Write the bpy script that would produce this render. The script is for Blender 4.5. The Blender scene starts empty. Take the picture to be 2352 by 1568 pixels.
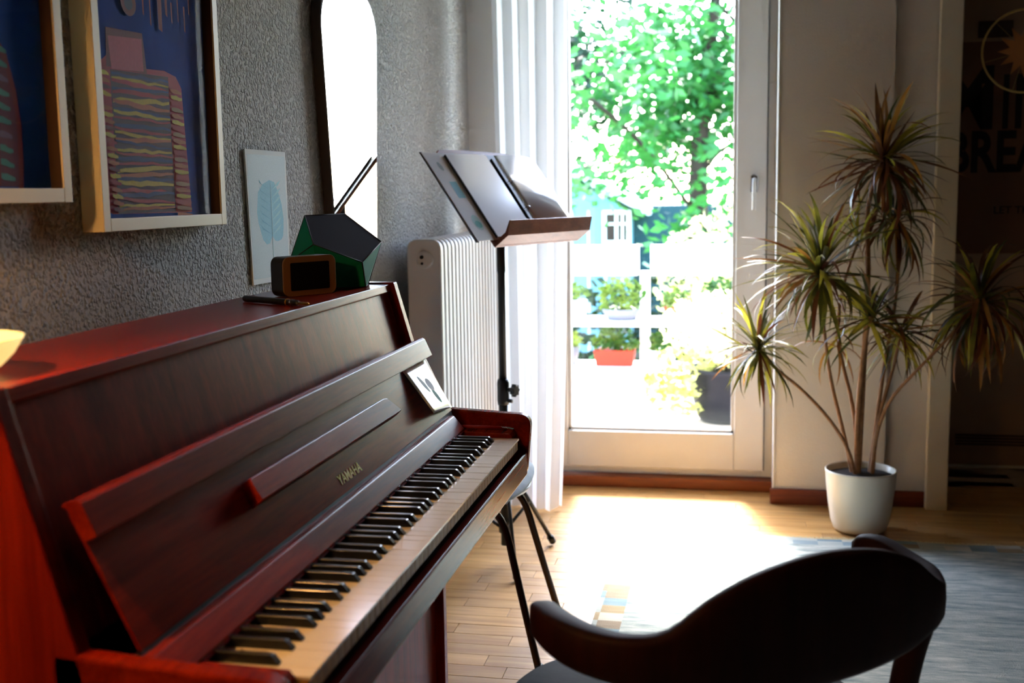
import bpy, bmesh, math, random
from mathutils import Vector, Matrix
random.seed(7)
S = bpy.context.scene
COL = S.collection

# ------------------------------------------------------------------ camera
cam_data = bpy.data.cameras.new('camera'); cam = bpy.data.objects.new('camera', cam_data); COL.objects.link(cam)
R_ = Vector((0.98124255, 0.1921578, -0.01544147)); D_ = Vector((0.00980132, -0.12972521, -0.99150154)); F_ = Vector((-0.19252791, 0.97275215, -0.1291753))
CAM = Vector((1.06352, 0.0, 1.24584))
cam.matrix_world = Matrix(((R_.x, -D_.x, -F_.x, CAM.x), (R_.y, -D_.y, -F_.y, CAM.y), (R_.z, -D_.z, -F_.z, CAM.z), (0, 0, 0, 1)))
cam_data.sensor_width = 36.0; cam_data.lens = 2602 / 2352 * 36; cam_data.clip_start = 0.02; cam_data.clip_end = 300
cam_data.dof.use_dof = True; cam_data.dof.focus_distance = 2.45; cam_data.dof.aperture_fstop = 4.0
S.camera = cam

# ------------------------------------------------------------------ sky, sun, exposure
W = bpy.data.worlds.new('sky'); S.world = W; W.use_nodes = True
wn = W.node_tree.nodes; wl = W.node_tree.links
for nd in list(wn): wn.remove(nd)
sky = wn.new('ShaderNodeTexSky'); sky.sky_type = 'NISHITA'; sky.sun_disc = False
sky.sun_elevation = math.radians(48); sky.sun_rotation = math.radians(-11); sky.dust_density = 1.6; sky.air_density = 1.0; sky.ozone_density = 1.6
bgn = wn.new('ShaderNodeBackground'); bgn.inputs['Strength'].default_value = 0.9
out = wn.new('ShaderNodeOutputWorld'); wl.new(sky.outputs[0], bgn.inputs['Color']); wl.new(bgn.outputs[0], out.inputs['Surface'])
sl = bpy.data.lights.new('sun', 'SUN'); sl.energy = 5.2; sl.angle = math.radians(9.0); sl.color = (1.0, 0.97, 0.92)
sun = bpy.data.objects.new('sun', sl); COL.objects.link(sun)
SUNDIR = Vector((-0.16, 0.80, 0.95)).normalized()         # towards the sun
sun.rotation_euler = SUNDIR.to_track_quat('Z', 'Y').to_euler(); sun.location = (0, 9, 9)
pl = bpy.data.lights.new('door_portal', 'AREA'); pl.shape = 'RECTANGLE'; pl.size = 1.02; pl.size_y = 2.45
pl.cycles.is_portal = True
po = bpy.data.objects.new('door_portal', pl); COL.objects.link(po); po.location = (0.72, 4.86, 1.25); po.rotation_euler = (math.radians(-90), 0, 0)
vs = S.view_settings; vs.view_transform = 'Standard'; vs.look = 'None'; vs.gamma = 1.0; vs.use_curve_mapping = False; vs.exposure = 2.1
S.display_settings.display_device = 'sRGB'
S.cycles.use_denoising = True; S.cycles.max_bounces = 5; S.cycles.diffuse_bounces = 3; S.cycles.glossy_bounces = 3; S.cycles.use_adaptive_sampling = True; S.cycles.adaptive_threshold = 0.08; S.cycles.adaptive_min_samples = 16
S.cycles.use_light_tree = False; W.cycles.sampling_method = 'MANUAL'; W.cycles.sample_map_resolution = 512
S.cycles.transparent_max_bounces = 8; S.cycles.transmission_bounces = 3
S.cycles.caustics_reflective = False; S.cycles.caustics_refractive = False; S.cycles.sample_clamp_indirect = 6.0

# ------------------------------------------------------------------ materials
def lin(r, g, b):
    f = lambda c: (c / 255 / 12.92) if c <= 10 else (((c / 255 + 0.055) / 1.055) ** 2.4)
    return (f(r), f(g), f(b), 1.0)
MATS = {}
def base(name):
    m = bpy.data.materials.new(name); m.use_nodes = True; MATS[name] = m
    nt = m.node_tree; b = nt.nodes['Principled BSDF']
    return m, nt, b
def nd(nt, t, **kw):
    n = nt.nodes.new(t)
    for k, v in kw.items():
        if k in n.inputs.keys(): n.inputs[k].default_value = v
        else: setattr(n, k, v)
    return n
def simple(name, col, rough=0.5, metal=0.0, var=0.12, scale=6.0, bump=0.0, bscale=60.0, coat=0.0, stretch=(1, 1, 1), objrand=0.0, spec=0.5):
    """procedural: base colour varied by noise, optional fine bump"""
    m, nt, b = base(name)
    tc = nd(nt, 'ShaderNodeTexCoord'); mp = nd(nt, 'ShaderNodeMapping'); mp.inputs['Scale'].default_value = stretch
    nt.links.new(tc.outputs['Object'], mp.inputs['Vector'])
    ns = nd(nt, 'ShaderNodeTexNoise', Scale=scale, Detail=5.0, Roughness=0.6); nt.links.new(mp.outputs[0], ns.inputs['Vector'])
    rp = nd(nt, 'ShaderNodeValToRGB'); c = Vector(col[:3])
    rp.color_ramp.elements[0].position = 0.3; rp.color_ramp.elements[1].position = 0.7
    rp.color_ramp.elements[0].color = (*(c * (1 - var)), 1); rp.color_ramp.elements[1].color = (*[min(1, x) for x in c * (1 + var)], 1)
    nt.links.new(ns.outputs['Fac'], rp.inputs['Fac']); last = rp.outputs['Color']
    if objrand:
        oi = nd(nt, 'ShaderNodeObjectInfo'); mr = nd(nt, 'ShaderNodeMapRange'); mr.inputs['To Min'].default_value = 1 - objrand; mr.inputs['To Max'].default_value = 1 + objrand
        nt.links.new(oi.outputs['Random'], mr.inputs['Value'])
        hs = nd(nt, 'ShaderNodeHueSaturation'); nt.links.new(mr.outputs[0], hs.inputs['Value']); nt.links.new(last, hs.inputs['Color']); last = hs.outputs['Color']
    nt.links.new(last, b.inputs['Base Color'])
    b.inputs['Roughness'].default_value = rough; b.inputs['Metallic'].default_value = metal; b.inputs['Coat Weight'].default_value = coat
    b.inputs['Coat Roughness'].default_value = 0.12; b.inputs['Specular IOR Level'].default_value = spec
    if bump:
        n2 = nd(nt, 'ShaderNodeTexNoise', Scale=bscale, Detail=3.0); nt.links.new(mp.outputs[0], n2.inputs['Vector'])
        bp = nd(nt, 'ShaderNodeBump', Strength=bump, Distance=0.004); nt.links.new(n2.outputs['Fac'], bp.inputs['Height']); nt.links.new(bp.outputs[0], b.inputs['Normal'])
    return m
def wood(name, dark, light, axis='Y', rough=0.3, scale=10.0, coat=0.25, objrand=0.0, bump=0.12, spec=0.5):
    m, nt, b = base(name)
    tc = nd(nt, 'ShaderNodeTexCoord'); mp = nd(nt, 'ShaderNodeMapping')
    s = {'X': (0.06, 1, 1), 'Y': (1, 0.06, 1), 'Z': (1, 1, 0.06)}[axis]; mp.inputs['Scale'].default_value = s
    nt.links.new(tc.outputs['Object'], mp.inputs['Vector'])
    vec = mp.outputs[0]
    if objrand:
        oi = nd(nt, 'ShaderNodeObjectInfo'); ad = nd(nt, 'ShaderNodeVectorMath', operation='ADD')
        sc = nd(nt, 'ShaderNodeVectorMath', operation='SCALE'); sc.inputs[0].default_value = (7, 5, 3); nt.links.new(oi.outputs['Random'], sc.inputs['Scale'])
        nt.links.new(vec, ad.inputs[0]); nt.links.new(sc.outputs[0], ad.inputs[1]); vec = ad.outputs[0]
    n1 = nd(nt, 'ShaderNodeTexNoise', Scale=scale * 3, Detail=8.0, Roughness=0.65, Distortion=0.4); nt.links.new(vec, n1.inputs['Vector'])
    n2 = nd(nt, 'ShaderNodeTexNoise', Scale=scale * 22, Detail=4.0, Roughness=0.6); nt.links.new(vec, n2.inputs['Vector'])
    mx = nd(nt, 'ShaderNodeMath', operation='MULTIPLY_ADD'); nt.links.new(n2.outputs['Fac'], mx.inputs[0]); mx.inputs[1].default_value = 0.35; nt.links.new(n1.outputs['Fac'], mx.inputs[2])
    rp = nd(nt, 'ShaderNodeValToRGB'); rp.color_ramp.elements[0].position = 0.45; rp.color_ramp.elements[1].position = 0.85
    rp.color_ramp.elements[0].color = dark; rp.color_ramp.elements[1].color = light
    nt.links.new(mx.outputs[0], rp.inputs['Fac']); last = rp.outputs['Color']
    if objrand:
        mr = nd(nt, 'ShaderNodeMapRange'); mr.inputs['To Min'].default_value = 1 - objrand; mr.inputs['To Max'].default_value = 1 + objrand
        nt.links.new(oi.outputs['Random'], mr.inputs['Value']); hs = nd(nt, 'ShaderNodeHueSaturation')
        nt.links.new(mr.outputs[0], hs.inputs['Value']); nt.links.new(last, hs.inputs['Color']); last = hs.outputs['Color']
    nt.links.new(last, b.inputs['Base Color']); b.inputs['Roughness'].default_value = rough
    b.inputs['Coat Weight'].default_value = coat; b.inputs['Coat Roughness'].default_value = 0.15; b.inputs['Specular IOR Level'].default_value = spec
    bp = nd(nt, 'ShaderNodeBump', Strength=bump, Distance=0.002); nt.links.new(n2.outputs['Fac'], bp.inputs['Height']); nt.links.new(bp.outputs[0], b.inputs['Normal'])
    return m
def emit(name, col, strength):
    m, nt, b = base(name)
    ns = nd(nt, 'ShaderNodeTexNoise', Scale=9.0); mr = nd(nt, 'ShaderNodeMapRange'); mr.inputs['To Min'].default_value = strength * 0.9; mr.inputs['To Max'].default_value = strength * 1.1
    nt.links.new(ns.outputs['Fac'], mr.inputs['Value']); nt.links.new(mr.outputs[0], b.inputs['Emission Strength'])
    b.inputs['Emission Color'].default_value = col; b.inputs['Base Color'].default_value = col
    return m
def plaster(name, col, strength=0.5, scale=95.0):
    m, nt, b = base(name)
    tc = nd(nt, 'ShaderNodeTexCoord')
    vo = nd(nt, 'ShaderNodeTexVoronoi', Scale=scale); ns = nd(nt, 'ShaderNodeTexNoise', Scale=scale * 0.9, Detail=4.0, Roughness=0.6)
    nt.links.new(tc.outputs['Object'], vo.inputs['Vector']); nt.links.new(tc.outputs['Object'], ns.inputs['Vector'])
    mt = nd(nt, 'ShaderNodeMath', operation='SUBTRACT'); nt.links.new(ns.outputs['Fac'], mt.inputs[0])
    m2 = nd(nt, 'ShaderNodeMath', operation='MULTIPLY'); nt.links.new(vo.outputs['Distance'], m2.inputs[0]); m2.inputs[1].default_value = 0.55; nt.links.new(m2.outputs[0], mt.inputs[1])
    rp = nd(nt, 'ShaderNodeValToRGB'); rp.color_ramp.elements[0].position = 0.12; rp.color_ramp.elements[1].position = 0.5
    nt.links.new(mt.outputs[0], rp.inputs['Fac'])
    bp = nd(nt, 'ShaderNodeBump', Strength=strength, Distance=0.010); nt.links.new(rp.outputs['Color'], bp.inputs['Height']); nt.links.new(bp.outputs[0], b.inputs['Normal'])
    n2 = nd(nt, 'ShaderNodeTexNoise', Scale=2.2, Detail=3.0); r2 = nd(nt, 'ShaderNodeValToRGB'); c = Vector(col[:3])
    r2.color_ramp.elements[0].color = (*(c * 0.93), 1); r2.color_ramp.elements[1].color = (*(c * 1.05), 1)
    nt.links.new(tc.outputs['Object'], n2.inputs['Vector']); nt.links.new(n2.outputs['Fac'], r2.inputs['Fac']); nt.links.new(r2.outputs['Color'], b.inputs['Base Color'])
    b.inputs['Roughness'].default_value = 0.9; b.inputs['Specular IOR Level'].default_value = 0.2
    return m
def pane(name, tint=(1, 1, 1, 1), refl=1.0):
    m = bpy.data.materials.new(name); m.use_nodes = True; MATS[name] = m; nt = m.node_tree
    for q in list(nt.nodes): nt.nodes.remove(q)
    o = nd(nt, 'ShaderNodeOutputMaterial'); mx = nd(nt, 'ShaderNodeMixShader'); tr = nd(nt, 'ShaderNodeBsdfTransparent'); gl = nd(nt, 'ShaderNodeBsdfGlossy')
    gl.inputs['Roughness'].default_value = 0.02; tr.inputs['Color'].default_value = tint
    lw = nd(nt, 'ShaderNodeLayerWeight'); pw = nd(nt, 'ShaderNodeMath', operation='POWER'); pw.inputs[1].default_value = 5.0; nt.links.new(lw.outputs['Facing'], pw.inputs[0])
    mu = nd(nt, 'ShaderNodeMath', operation='MULTIPLY_ADD'); mu.inputs[1].default_value = 0.95 * refl; mu.inputs[2].default_value = 0.04 * refl
    nt.links.new(pw.outputs[0], mu.inputs[0]); nt.links.new(mu.outputs[0], mx.inputs['Fac']); nt.links.new(tr.outputs[0], mx.inputs[1]); nt.links.new(gl.outputs[0], mx.inputs[2]); nt.links.new(mx.outputs[0], o.inputs['Surface'])
    return m
def sheer(name, col, transp=0.25, transl=0.6):
    m = bpy.data.materials.new(name); m.use_nodes = True; MATS[name] = m; nt = m.node_tree
    for q in list(nt.nodes): nt.nodes.remove(q)
    o = nd(nt, 'ShaderNodeOutputMaterial'); m1 = nd(nt, 'ShaderNodeMixShader'); m2 = nd(nt, 'ShaderNodeMixShader')
    df = nd(nt, 'ShaderNodeBsdfDiffuse'); tl = nd(nt, 'ShaderNodeBsdfTranslucent'); tr = nd(nt, 'ShaderNodeBsdfTransparent')
    ns = nd(nt, 'ShaderNodeTexNoise', Scale=220.0); rp = nd(nt, 'ShaderNodeValToRGB'); c = Vector(col[:3])
    rp.color_ramp.elements[0].color = (*(c * 0.95), 1); rp.color_ramp.elements[1].color = (*c, 1); nt.links.new(ns.outputs['Fac'], rp.inputs['Fac'])
    nt.links.new(rp.outputs[0], df.inputs['Color']); nt.links.new(rp.outputs[0], tl.inputs['Color'])
    m1.inputs['Fac'].default_value = transl; m2.inputs['Fac'].default_value = transp
    nt.links.new(df.outputs[0], m1.inputs[1]); nt.links.new(tl.outputs[0], m1.inputs[2]); nt.links.new(m1.outputs[0], m2.inputs[1]); nt.links.new(tr.outputs[0], m2.inputs[2]); nt.links.new(m2.outputs[0], o.inputs['Surface'])
    return m
def leafy(name, c0, c1, transl=0.4, rough=0.45, scale=14.0):
    m = bpy.data.materials.new(name); m.use_nodes = True; MATS[name] = m; nt = m.node_tree; b = nt.nodes['Principled BSDF']; o = nt.nodes['Material Output']
    tc = nd(nt, 'ShaderNodeTexCoord'); ns = nd(nt, 'ShaderNodeTexNoise', Scale=scale, Detail=3.0); nt.links.new(tc.outputs['Object'], ns.inputs['Vector'])
    oi = nd(nt, 'ShaderNodeObjectInfo'); av = nd(nt, 'ShaderNodeMath', operation='ADD'); nt.links.new(ns.outputs['Fac'], av.inputs[0]); 
    ms = nd(nt, 'ShaderNodeMath', operation='MULTIPLY_ADD'); nt.links.new(oi.outputs['Random'], ms.inputs[0]); ms.inputs[1].default_value = 0.5; ms.inputs[2].default_value = -0.25; nt.links.new(ms.outputs[0], av.inputs[1])
    rp = nd(nt, 'ShaderNodeValToRGB'); rp.color_ramp.elements[0].position = 0.3; rp.color_ramp.elements[1].position = 0.7; rp.color_ramp.elements[0].color = c0; rp.color_ramp.elements[1].color = c1
    nt.links.new(av.outputs[0], rp.inputs['Fac']); nt.links.new(rp.outputs[0], b.inputs['Base Color']); b.inputs['Roughness'].default_value = rough
    tl = nd(nt, 'ShaderNodeBsdfTranslucent'); nt.links.new(rp.outputs[0], tl.inputs['Color']); mx = nd(nt, 'ShaderNodeMixShader'); mx.inputs['Fac'].default_value = transl
    nt.links.new(b.outputs[0], mx.inputs[1]); nt.links.new(tl.outputs[0], mx.inputs[2]); nt.links.new(mx.outputs[0], o.inputs['Surface'])
    return m
def printed(name, rough=0.7):
    m, nt, b = base(name)
    at = nd(nt, 'ShaderNodeVertexColor'); at.layer_name = 'print'
    ns = nd(nt, 'ShaderNodeTexNoise', Scale=90.0, Detail=4.0); mr = nd(nt, 'ShaderNodeMapRange'); mr.inputs['To Min'].default_value = 0.75; mr.inputs['To Max'].default_value = 1.25
    hs = nd(nt, 'ShaderNodeHueSaturation'); nt.links.new(ns.outputs['Fac'], mr.inputs['Value']); nt.links.new(mr.outputs[0], hs.inputs['Value'])
    nt.links.new(at.outputs['Color'], hs.inputs['Color']); nt.links.new(hs.outputs[0], b.inputs['Base Color']); b.inputs['Roughness'].default_value = rough
    return m

simple('white_lacquer', lin(222, 222, 220), 0.4, var=0.02)
simple('white_paint', lin(214, 213, 210), 0.45, var=0.03)
simple('cream_trim', lin(222, 214, 190), 0.5, var=0.03)
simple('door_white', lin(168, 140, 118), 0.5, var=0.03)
plaster('rough_plaster', lin(206, 204, 200), 1.0, 120.0)
plaster('smooth_plaster', lin(228, 224, 218), 0.12, 160.0)
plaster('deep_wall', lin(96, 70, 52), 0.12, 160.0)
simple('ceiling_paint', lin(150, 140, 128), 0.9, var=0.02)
wood('mahogany', lin(84, 11, 6), lin(142, 36, 14), 'Y', 0.27, 9.0, 0.0, bump=0.06, spec=0.07)
wood('mahogany_upright', lin(80, 10, 6), lin(136, 32, 13), 'Z', 0.29, 9.0, 0.0, bump=0.06, spec=0.06)
wood('mahogany_inner', lin(44, 12, 9), lin(80, 28, 18), 'Y', 0.4, 9.0, 0.1)
wood('dark_chair_wood', lin(22, 4, 5), lin(40, 8, 8), 'Z', 0.6, 7.0, 0.0, spec=0.15)
wood('oak_strip', lin(168, 118, 62), lin(212, 168, 104), 'X', 0.36, 8.0, 0.12, objrand=0.12, bump=0.05)
wood('threshold_wood', lin(120, 50, 14), lin(168, 84, 28), 'X', 0.4, 8.0, 0.1)
wood('baseboard_wood', lin(96, 34, 16), lin(138, 60, 30), 'X', 0.4, 8.0, 0.1)
wood('key_wood', lin(150, 98, 44), lin(196, 146, 82), 'Z', 0.5, 12.0, 0.0)
wood('stand_wood', lin(96, 44, 32), lin(150, 84, 62), 'Y', 0.4, 8.0, 0.1)
simple('ivory', lin(246, 236, 214), 0.22, var=0.03, coat=0.3)
simple('ebony', lin(12, 12, 13), 0.28, var=0.1, coat=0.3)
simple('red_felt', lin(120, 12, 20), 0.95, var=0.2, scale=80)
simple('brass', lin(196, 150, 60), 0.3, 1.0, var=0.15, scale=40)
simple('gold_letter', lin(240, 202, 40), 0.4, 0.0, var=0.05)
simple('black_metal', lin(16, 16, 18), 0.45, 0.3, var=0.1)
simple('black_plastic', lin(18, 17, 18), 0.4, var=0.1)
simple('chrome', lin(210, 212, 214), 0.18, 1.0, var=0.03)
simple('bronze_tube', lin(66, 50, 40), 0.25, 0.9, var=0.1)
simple('stool_white', lin(214, 216, 212), 0.4, var=0.03)
simple('cushion_cloth', lin(194, 206, 212), 0.95, var=0.15, scale=18, bump=0.3, bscale=400)
simple('leather_black', lin(10, 9, 10), 0.75, var=0.2, bump=0.1)
simple('pot_white', lin(226, 222, 206), 0.3, var=0.02, coat=0.2)
simple('soil', lin(34, 22, 16), 1.0, var=0.4, scale=60, bump=0.8, bscale=120)
simple('stem_bark', lin(140, 98, 62), 0.8, var=0.3, scale=40, bump=0.4, bscale=90)
simple('paper', lin(226, 230, 228), 0.85, var=0.02)
simple('sheet_paper', lin(216, 218, 222), 0.14, var=0.03, coat=1.0)
simple('gloss_card', lin(230, 232, 230), 0.3, var=0.02, coat=0.6)
simple('box_dark', lin(24, 4, 7), 0.9, var=0.08, spec=0.15)
simple('box_green', lin(6, 118, 88), 0.75, var=0.1, spec=0.2)
simple('black_edge', lin(10, 10, 10), 0.6, var=0.1)
simple('clock_face', lin(132, 92, 52), 0.45, var=0.06)
simple('screen_black', lin(14, 11, 13), 0.15, var=0.05)
simple('frame_cream', lin(228, 216, 182), 0.5, var=0.03)
simple('liner_brown', lin(58, 34, 20), 0.7, var=0.1)
simple('mirror_frame', lin(40, 22, 18), 0.5, var=0.1)
simple('red_pencil', lin(150, 22, 26), 0.4, var=0.05)
simple('pale_wood', lin(196, 154, 100), 0.6, var=0.1)
simple('poster_paper', lin(118, 84, 66), 0.8, var=0.04)
simple('poster_ink', lin(20, 22, 26), 0.8, var=0.05)
simple('dark_slot', lin(64, 48, 38), 0.7, var=0.05)
simple('hoop', lin(206, 176, 110), 0.5, var=0.05)
simple('sun_paper', lin(178, 116, 66), 0.7, var=0.12)
simple('blue_glass', lin(14, 34, 60), 0.1, var=0.1, coat=0.6)
simple('shade_cloth', lin(230, 216, 188), 0.9, var=0.04)
printed('print_flat')
pane('window_glass'); pane('picture_glass', refl=0.6)
m, nt, b = base('mirror_silver'); b.inputs['Metallic'].default_value = 1.0; b.inputs['Roughness'].default_value = 0.015; b.inputs['Base Color'].default_value = (0.9, 0.88, 0.86, 1)
sheer('sheer_curtain', lin(244, 246, 248), 0.24, 0.7)
leafy('dracaena_leaf', lin(58, 60, 18), lin(178, 168, 58), 0.35, 0.35, 9.0)
leafy('dracaena_leaf_red', lin(82, 40, 20), lin(158, 108, 44), 0.35, 0.35, 9.0)
leafy('tree_leaf', lin(10, 52, 26), lin(64, 136, 62), 0.42, 0.45, 1.3)
leafy('yellow_leaf', lin(158, 168, 78), lin(232, 230, 170), 0.5, 0.5, 3.0)
leafy('pot_leaf', lin(50, 92, 30), lin(140, 160, 60), 0.4, 0.5, 7.0)
leafy('hedge_leaf', lin(10, 26, 12), lin(28, 56, 22), 0.12, 0.8, 3.0)
simple('bark', lin(58, 46, 38), 0.95, var=0.3, scale=8, bump=0.5, bscale=30)
simple('terrace_stone', lin(190, 176, 162), 0.9, var=0.08, scale=5)
simple('outdoor_white', lin(232, 232, 230), 0.6, var=0.03)
simple('terracotta', lin(176, 48, 20), 0.8, var=0.1)
simple('black_glaze', lin(14, 14, 22), 0.4, var=0.2, spec=0.2)
simple('grey_pot', lin(120, 118, 126), 0.6, var=0.1)
simple('blue_siding', lin(108, 150, 168), 0.8, var=0.06)
simple('dark_siding', lin(18, 58, 66), 0.8, var=0.1)
simple('lawn_green', lin(96, 132, 60), 1.0, var=0.3, scale=3)
simple('roof_white', lin(214, 216, 214), 0.7, var=0.05)
m = wood('rug_tmp', lin(1, 1, 1), lin(2, 2, 2))
# rug: worn blue-grey pile, patchwork border
def rug_mat():
    m, nt, b = base('rug_pile')
    tc = nd(nt, 'ShaderNodeTexCoord'); sx = nd(nt, 'ShaderNodeSeparateXYZ'); nt.links.new(tc.outputs['Object'], sx.inputs[0])
    mp = nd(nt, 'ShaderNodeMapping'); mp.inputs['Scale'].default_value = (3.0, 16.0, 1); nt.links.new(tc.outputs['Object'], mp.inputs['Vector'])
    n1 = nd(nt, 'ShaderNodeTexNoise', Scale=2.4, Detail=7.0, Roughness=0.7); nt.links.new(mp.outputs[0], n1.inputs['Vector'])
    rp = nd(nt, 'ShaderNodeValToRGB'); cr = rp.color_ramp
    cr.elements[0].position = 0.34; cr.elements[0].color = lin(118, 136, 138); cr.elements[1].position = 0.66; cr.elements[1].color = lin(204, 208, 200)
    nt.links.new(n1.outputs['Fac'], rp.inputs['Fac'])
    sn = nd(nt, 'ShaderNodeVectorMath', operation='SNAP'); sn.inputs[1].default_value = (0.085, 0.062, 1); nt.links.new(tc.outputs['Object'], sn.inputs[0])
    wn_ = nd(nt, 'ShaderNodeTexWhiteNoise', noise_dimensions='2D'); nt.links.new(sn.outputs[0], wn_.inputs['Vector'])
    r2 = nd(nt, 'ShaderNodeValToRGB'); c2 = r2.color_ramp; c2.interpolation = 'CONSTANT'
    cols = [(0, lin(170, 178, 174)), (0.3, lin(112, 138, 150)), (0.5, lin(196, 192, 176)), (0.68, lin(160, 138, 100)), (0.8, lin(128, 150, 160)), (0.92, lin(140, 120, 96))]
    c2.elements[0].color = cols[0][1]; c2.elements[1].position = cols[1][0]; c2.elements[1].color = cols[1][1]
    for p, c in cols[2:]:
        e = c2.elements.new(p); e.color = c
    nt.links.new(wn_.outputs['Value'], r2.inputs['Fac'])
    # border mask from the rug's own coordinates
    l1 = nd(nt, 'ShaderNodeMath', operation='LESS_THAN'); l1.inputs[1].default_value = 0.75; nt.links.new(sx.outputs['X'], l1.inputs[0])
    l2 = nd(nt, 'ShaderNodeMath', operation='GREATER_THAN'); l2.inputs[1].default_value = 3.985; nt.links.new(sx.outputs['Y'], l2.inputs[0])
    mxm = nd(nt, 'ShaderNodeMath', operation='MAXIMUM'); nt.links.new(l1.outputs[0], mxm.inputs[0]); nt.links.new(l2.outputs[0], mxm.inputs[1])
    mm = nd(nt, 'ShaderNodeMath', operation='MULTIPLY'); nt.links.new(mxm.outputs[0], mm.inputs[0]); mm.inputs[1].default_value = 0.8
    mx = nd(nt, 'ShaderNodeMix', data_type='RGBA'); nt.links.new(mm.outputs[0], mx.inputs[0]); nt.links.new(rp.outputs[0], mx.inputs[6]); nt.links.new(r2.outputs[0], mx.inputs[7])
    nt.links.new(mx.outputs[2], b.inputs['Base Color']); b.inputs['Roughness'].default_value = 0.95; b.inputs['Specular IOR Level'].default_value = 0.15
    n3 = nd(nt, 'ShaderNodeTexNoise', Scale=260.0, Detail=2.0); nt.links.new(tc.outputs['Object'], n3.inputs['Vector'])
    bp = nd(nt, 'ShaderNodeBump', Strength=0.6, Distance=0.004); nt.links.new(n3.outputs['Fac'], bp.inputs['Height']); nt.links.new(bp.outputs[0], b.inputs['Normal'])
bpy.data.materials.remove(m); del MATS['rug_tmp']
rug_mat()
simple('fringe', lin(206, 192, 150), 0.95, var=0.15)

# ------------------------------------------------------------------ builders
def link(name, me, mats, parent=None, kind=None):
    o = bpy.data.objects.new(name, me)
    for q in (mats if isinstance(mats, (list, tuple)) else [mats]):
        if len(me.materials) < (len(mats) if isinstance(mats, (list, tuple)) else 1): me.materials.append(MATS[q])
    COL.objects.link(o)
    if parent is not None:
        o.parent = parent; o.matrix_parent_inverse = Matrix.Translation(-world_loc(parent))
    if kind: o['kind'] = kind
    return o
def world_loc(p):
    v = Vector((0, 0, 0)); q = p
    # every parent is an unrotated Empty or a mesh at the origin of its own parent's frame
    v = Vector(q.get('_loc', (0, 0, 0)))
    return v
def thing(name, loc, label=None, cat=None, group=None, kind=None):
    e = bpy.data.objects.new(name, None); COL.objects.link(e); e.location = loc; e['_loc'] = tuple(loc); e.empty_display_size = 0.05
    tag(e, label, cat, group, kind); return e
def tag(o, label=None, cat=None, group=None, kind=None):
    if label: o['label'] = label
    if cat: o['category'] = cat
    if group: o['group'] = group
    if kind: o['kind'] = kind
    return o
def mesh(name, vs, fs, smooth=False, bev=0.0, segs=2, mi=None):
    me = bpy.data.meshes.new(name); bm = bmesh.new()
    bv = [bm.verts.new(v) for v in vs]
    for i, f in enumerate(fs):
        try:
            fc = bm.faces.new([bv[k] for k in f]); fc.smooth = smooth
            if mi: fc.material_index = mi[i]
        except ValueError: pass
    bmesh.ops.recalc_face_normals(bm, faces=bm.faces)
    if bev:
        bmesh.ops.bevel(bm, geom=list(bm.edges), offset=bev, segments=segs, profile=0.5, affect='EDGES', clamp_overlap=True)
    bm.to_mesh(me); bm.free(); return me
BOXF = [(0, 1, 3, 2), (4, 6, 7, 5), (0, 4, 5, 1), (2, 3, 7, 6), (0, 2, 6, 4), (1, 5, 7, 3)]
def boxv(lo, hi): return [(x, y, z) for x in (lo[0], hi[0]) for y in (lo[1], hi[1]) for z in (lo[2], hi[2])]
def box(name, lo, hi, mat, parent=None, bev=0.0, kind=None, segs=2):
    return link(name, mesh(name, boxv(lo, hi), BOXF, bev=bev, segs=segs), mat, parent, kind)
def boxes(name, lst, mat, parent=None, kind=None, bev=0.0):
    vs, fs = [], []
    for lo, hi in lst:
        k = len(vs); vs += boxv(lo, hi); fs += [tuple(i + k for i in f) for f in BOXF]
    return link(name, mesh(name, vs, fs, bev=bev), mat, parent, kind)
def prism(name, prof, y0, y1, mat, parent=None, bev=0.0, kind=None, axis='Y', segs=2):
    """extrude a 2-D profile: axis Y -> (x,z) profile; X -> (y,z); Z -> (x,y)"""
    n = len(prof)
    f = {'Y': lambda p, t: (p[0], t, p[1]), 'X': lambda p, t: (t, p[0], p[1]), 'Z': lambda p, t: (p[0], p[1], t)}[axis]
    vs = [f(p, y0) for p in prof] + [f(p, y1) for p in prof]
    fs = [tuple(range(n)), tuple(range(2 * n - 1, n - 1, -1))] + [(i, (i + 1) % n, n + (i + 1) % n, n + i) for i in range(n)]
    return link(name, mesh(name, vs, fs, bev=bev, segs=segs), mat, parent, kind)
def tube_mesh(name, pts, rad, n=10, cap=True, flat=1.0):
    pts = [Vector(p) for p in pts]; k = len(pts); rad = rad if isinstance(rad, (list, tuple)) else [rad] * k
    vs, fs = [], []; ref = Vector((0, 0, 1))
    t0 = (pts[1] - pts[0]).normalized()
    if abs(t0.dot(ref)) > 0.95: ref = Vector((1, 0, 0))
    nrm = (ref - t0 * ref.dot(t0)).normalized()
    for i, p in enumerate(pts):
        t = (pts[min(i + 1, k - 1)] - pts[max(i - 1, 0)]).normalized()
        nrm = (nrm - t * nrm.dot(t)).normalized(); bn = t.cross(nrm)
        for j in range(n):
            a = 2 * math.pi * j / n; vs.append(tuple(p + (nrm * math.cos(a) + bn * math.sin(a) * flat) * rad[i]))
    for i in range(k - 1):
        for j in range(n): fs.append((i * n + j, i * n + (j + 1) % n, (i + 1) * n + (j + 1) % n, (i + 1) * n + j))
    if cap: fs += [tuple(range(n - 1, -1, -1)), tuple(range((k - 1) * n, k * n))]
    return mesh(name, vs, fs, smooth=True)
def tube(name, pts, rad, mat, parent=None, n=10, flat=1.0, kind=None): return link(name, tube_mesh(name, pts, rad, n, flat=flat), mat, parent, kind)
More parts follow.
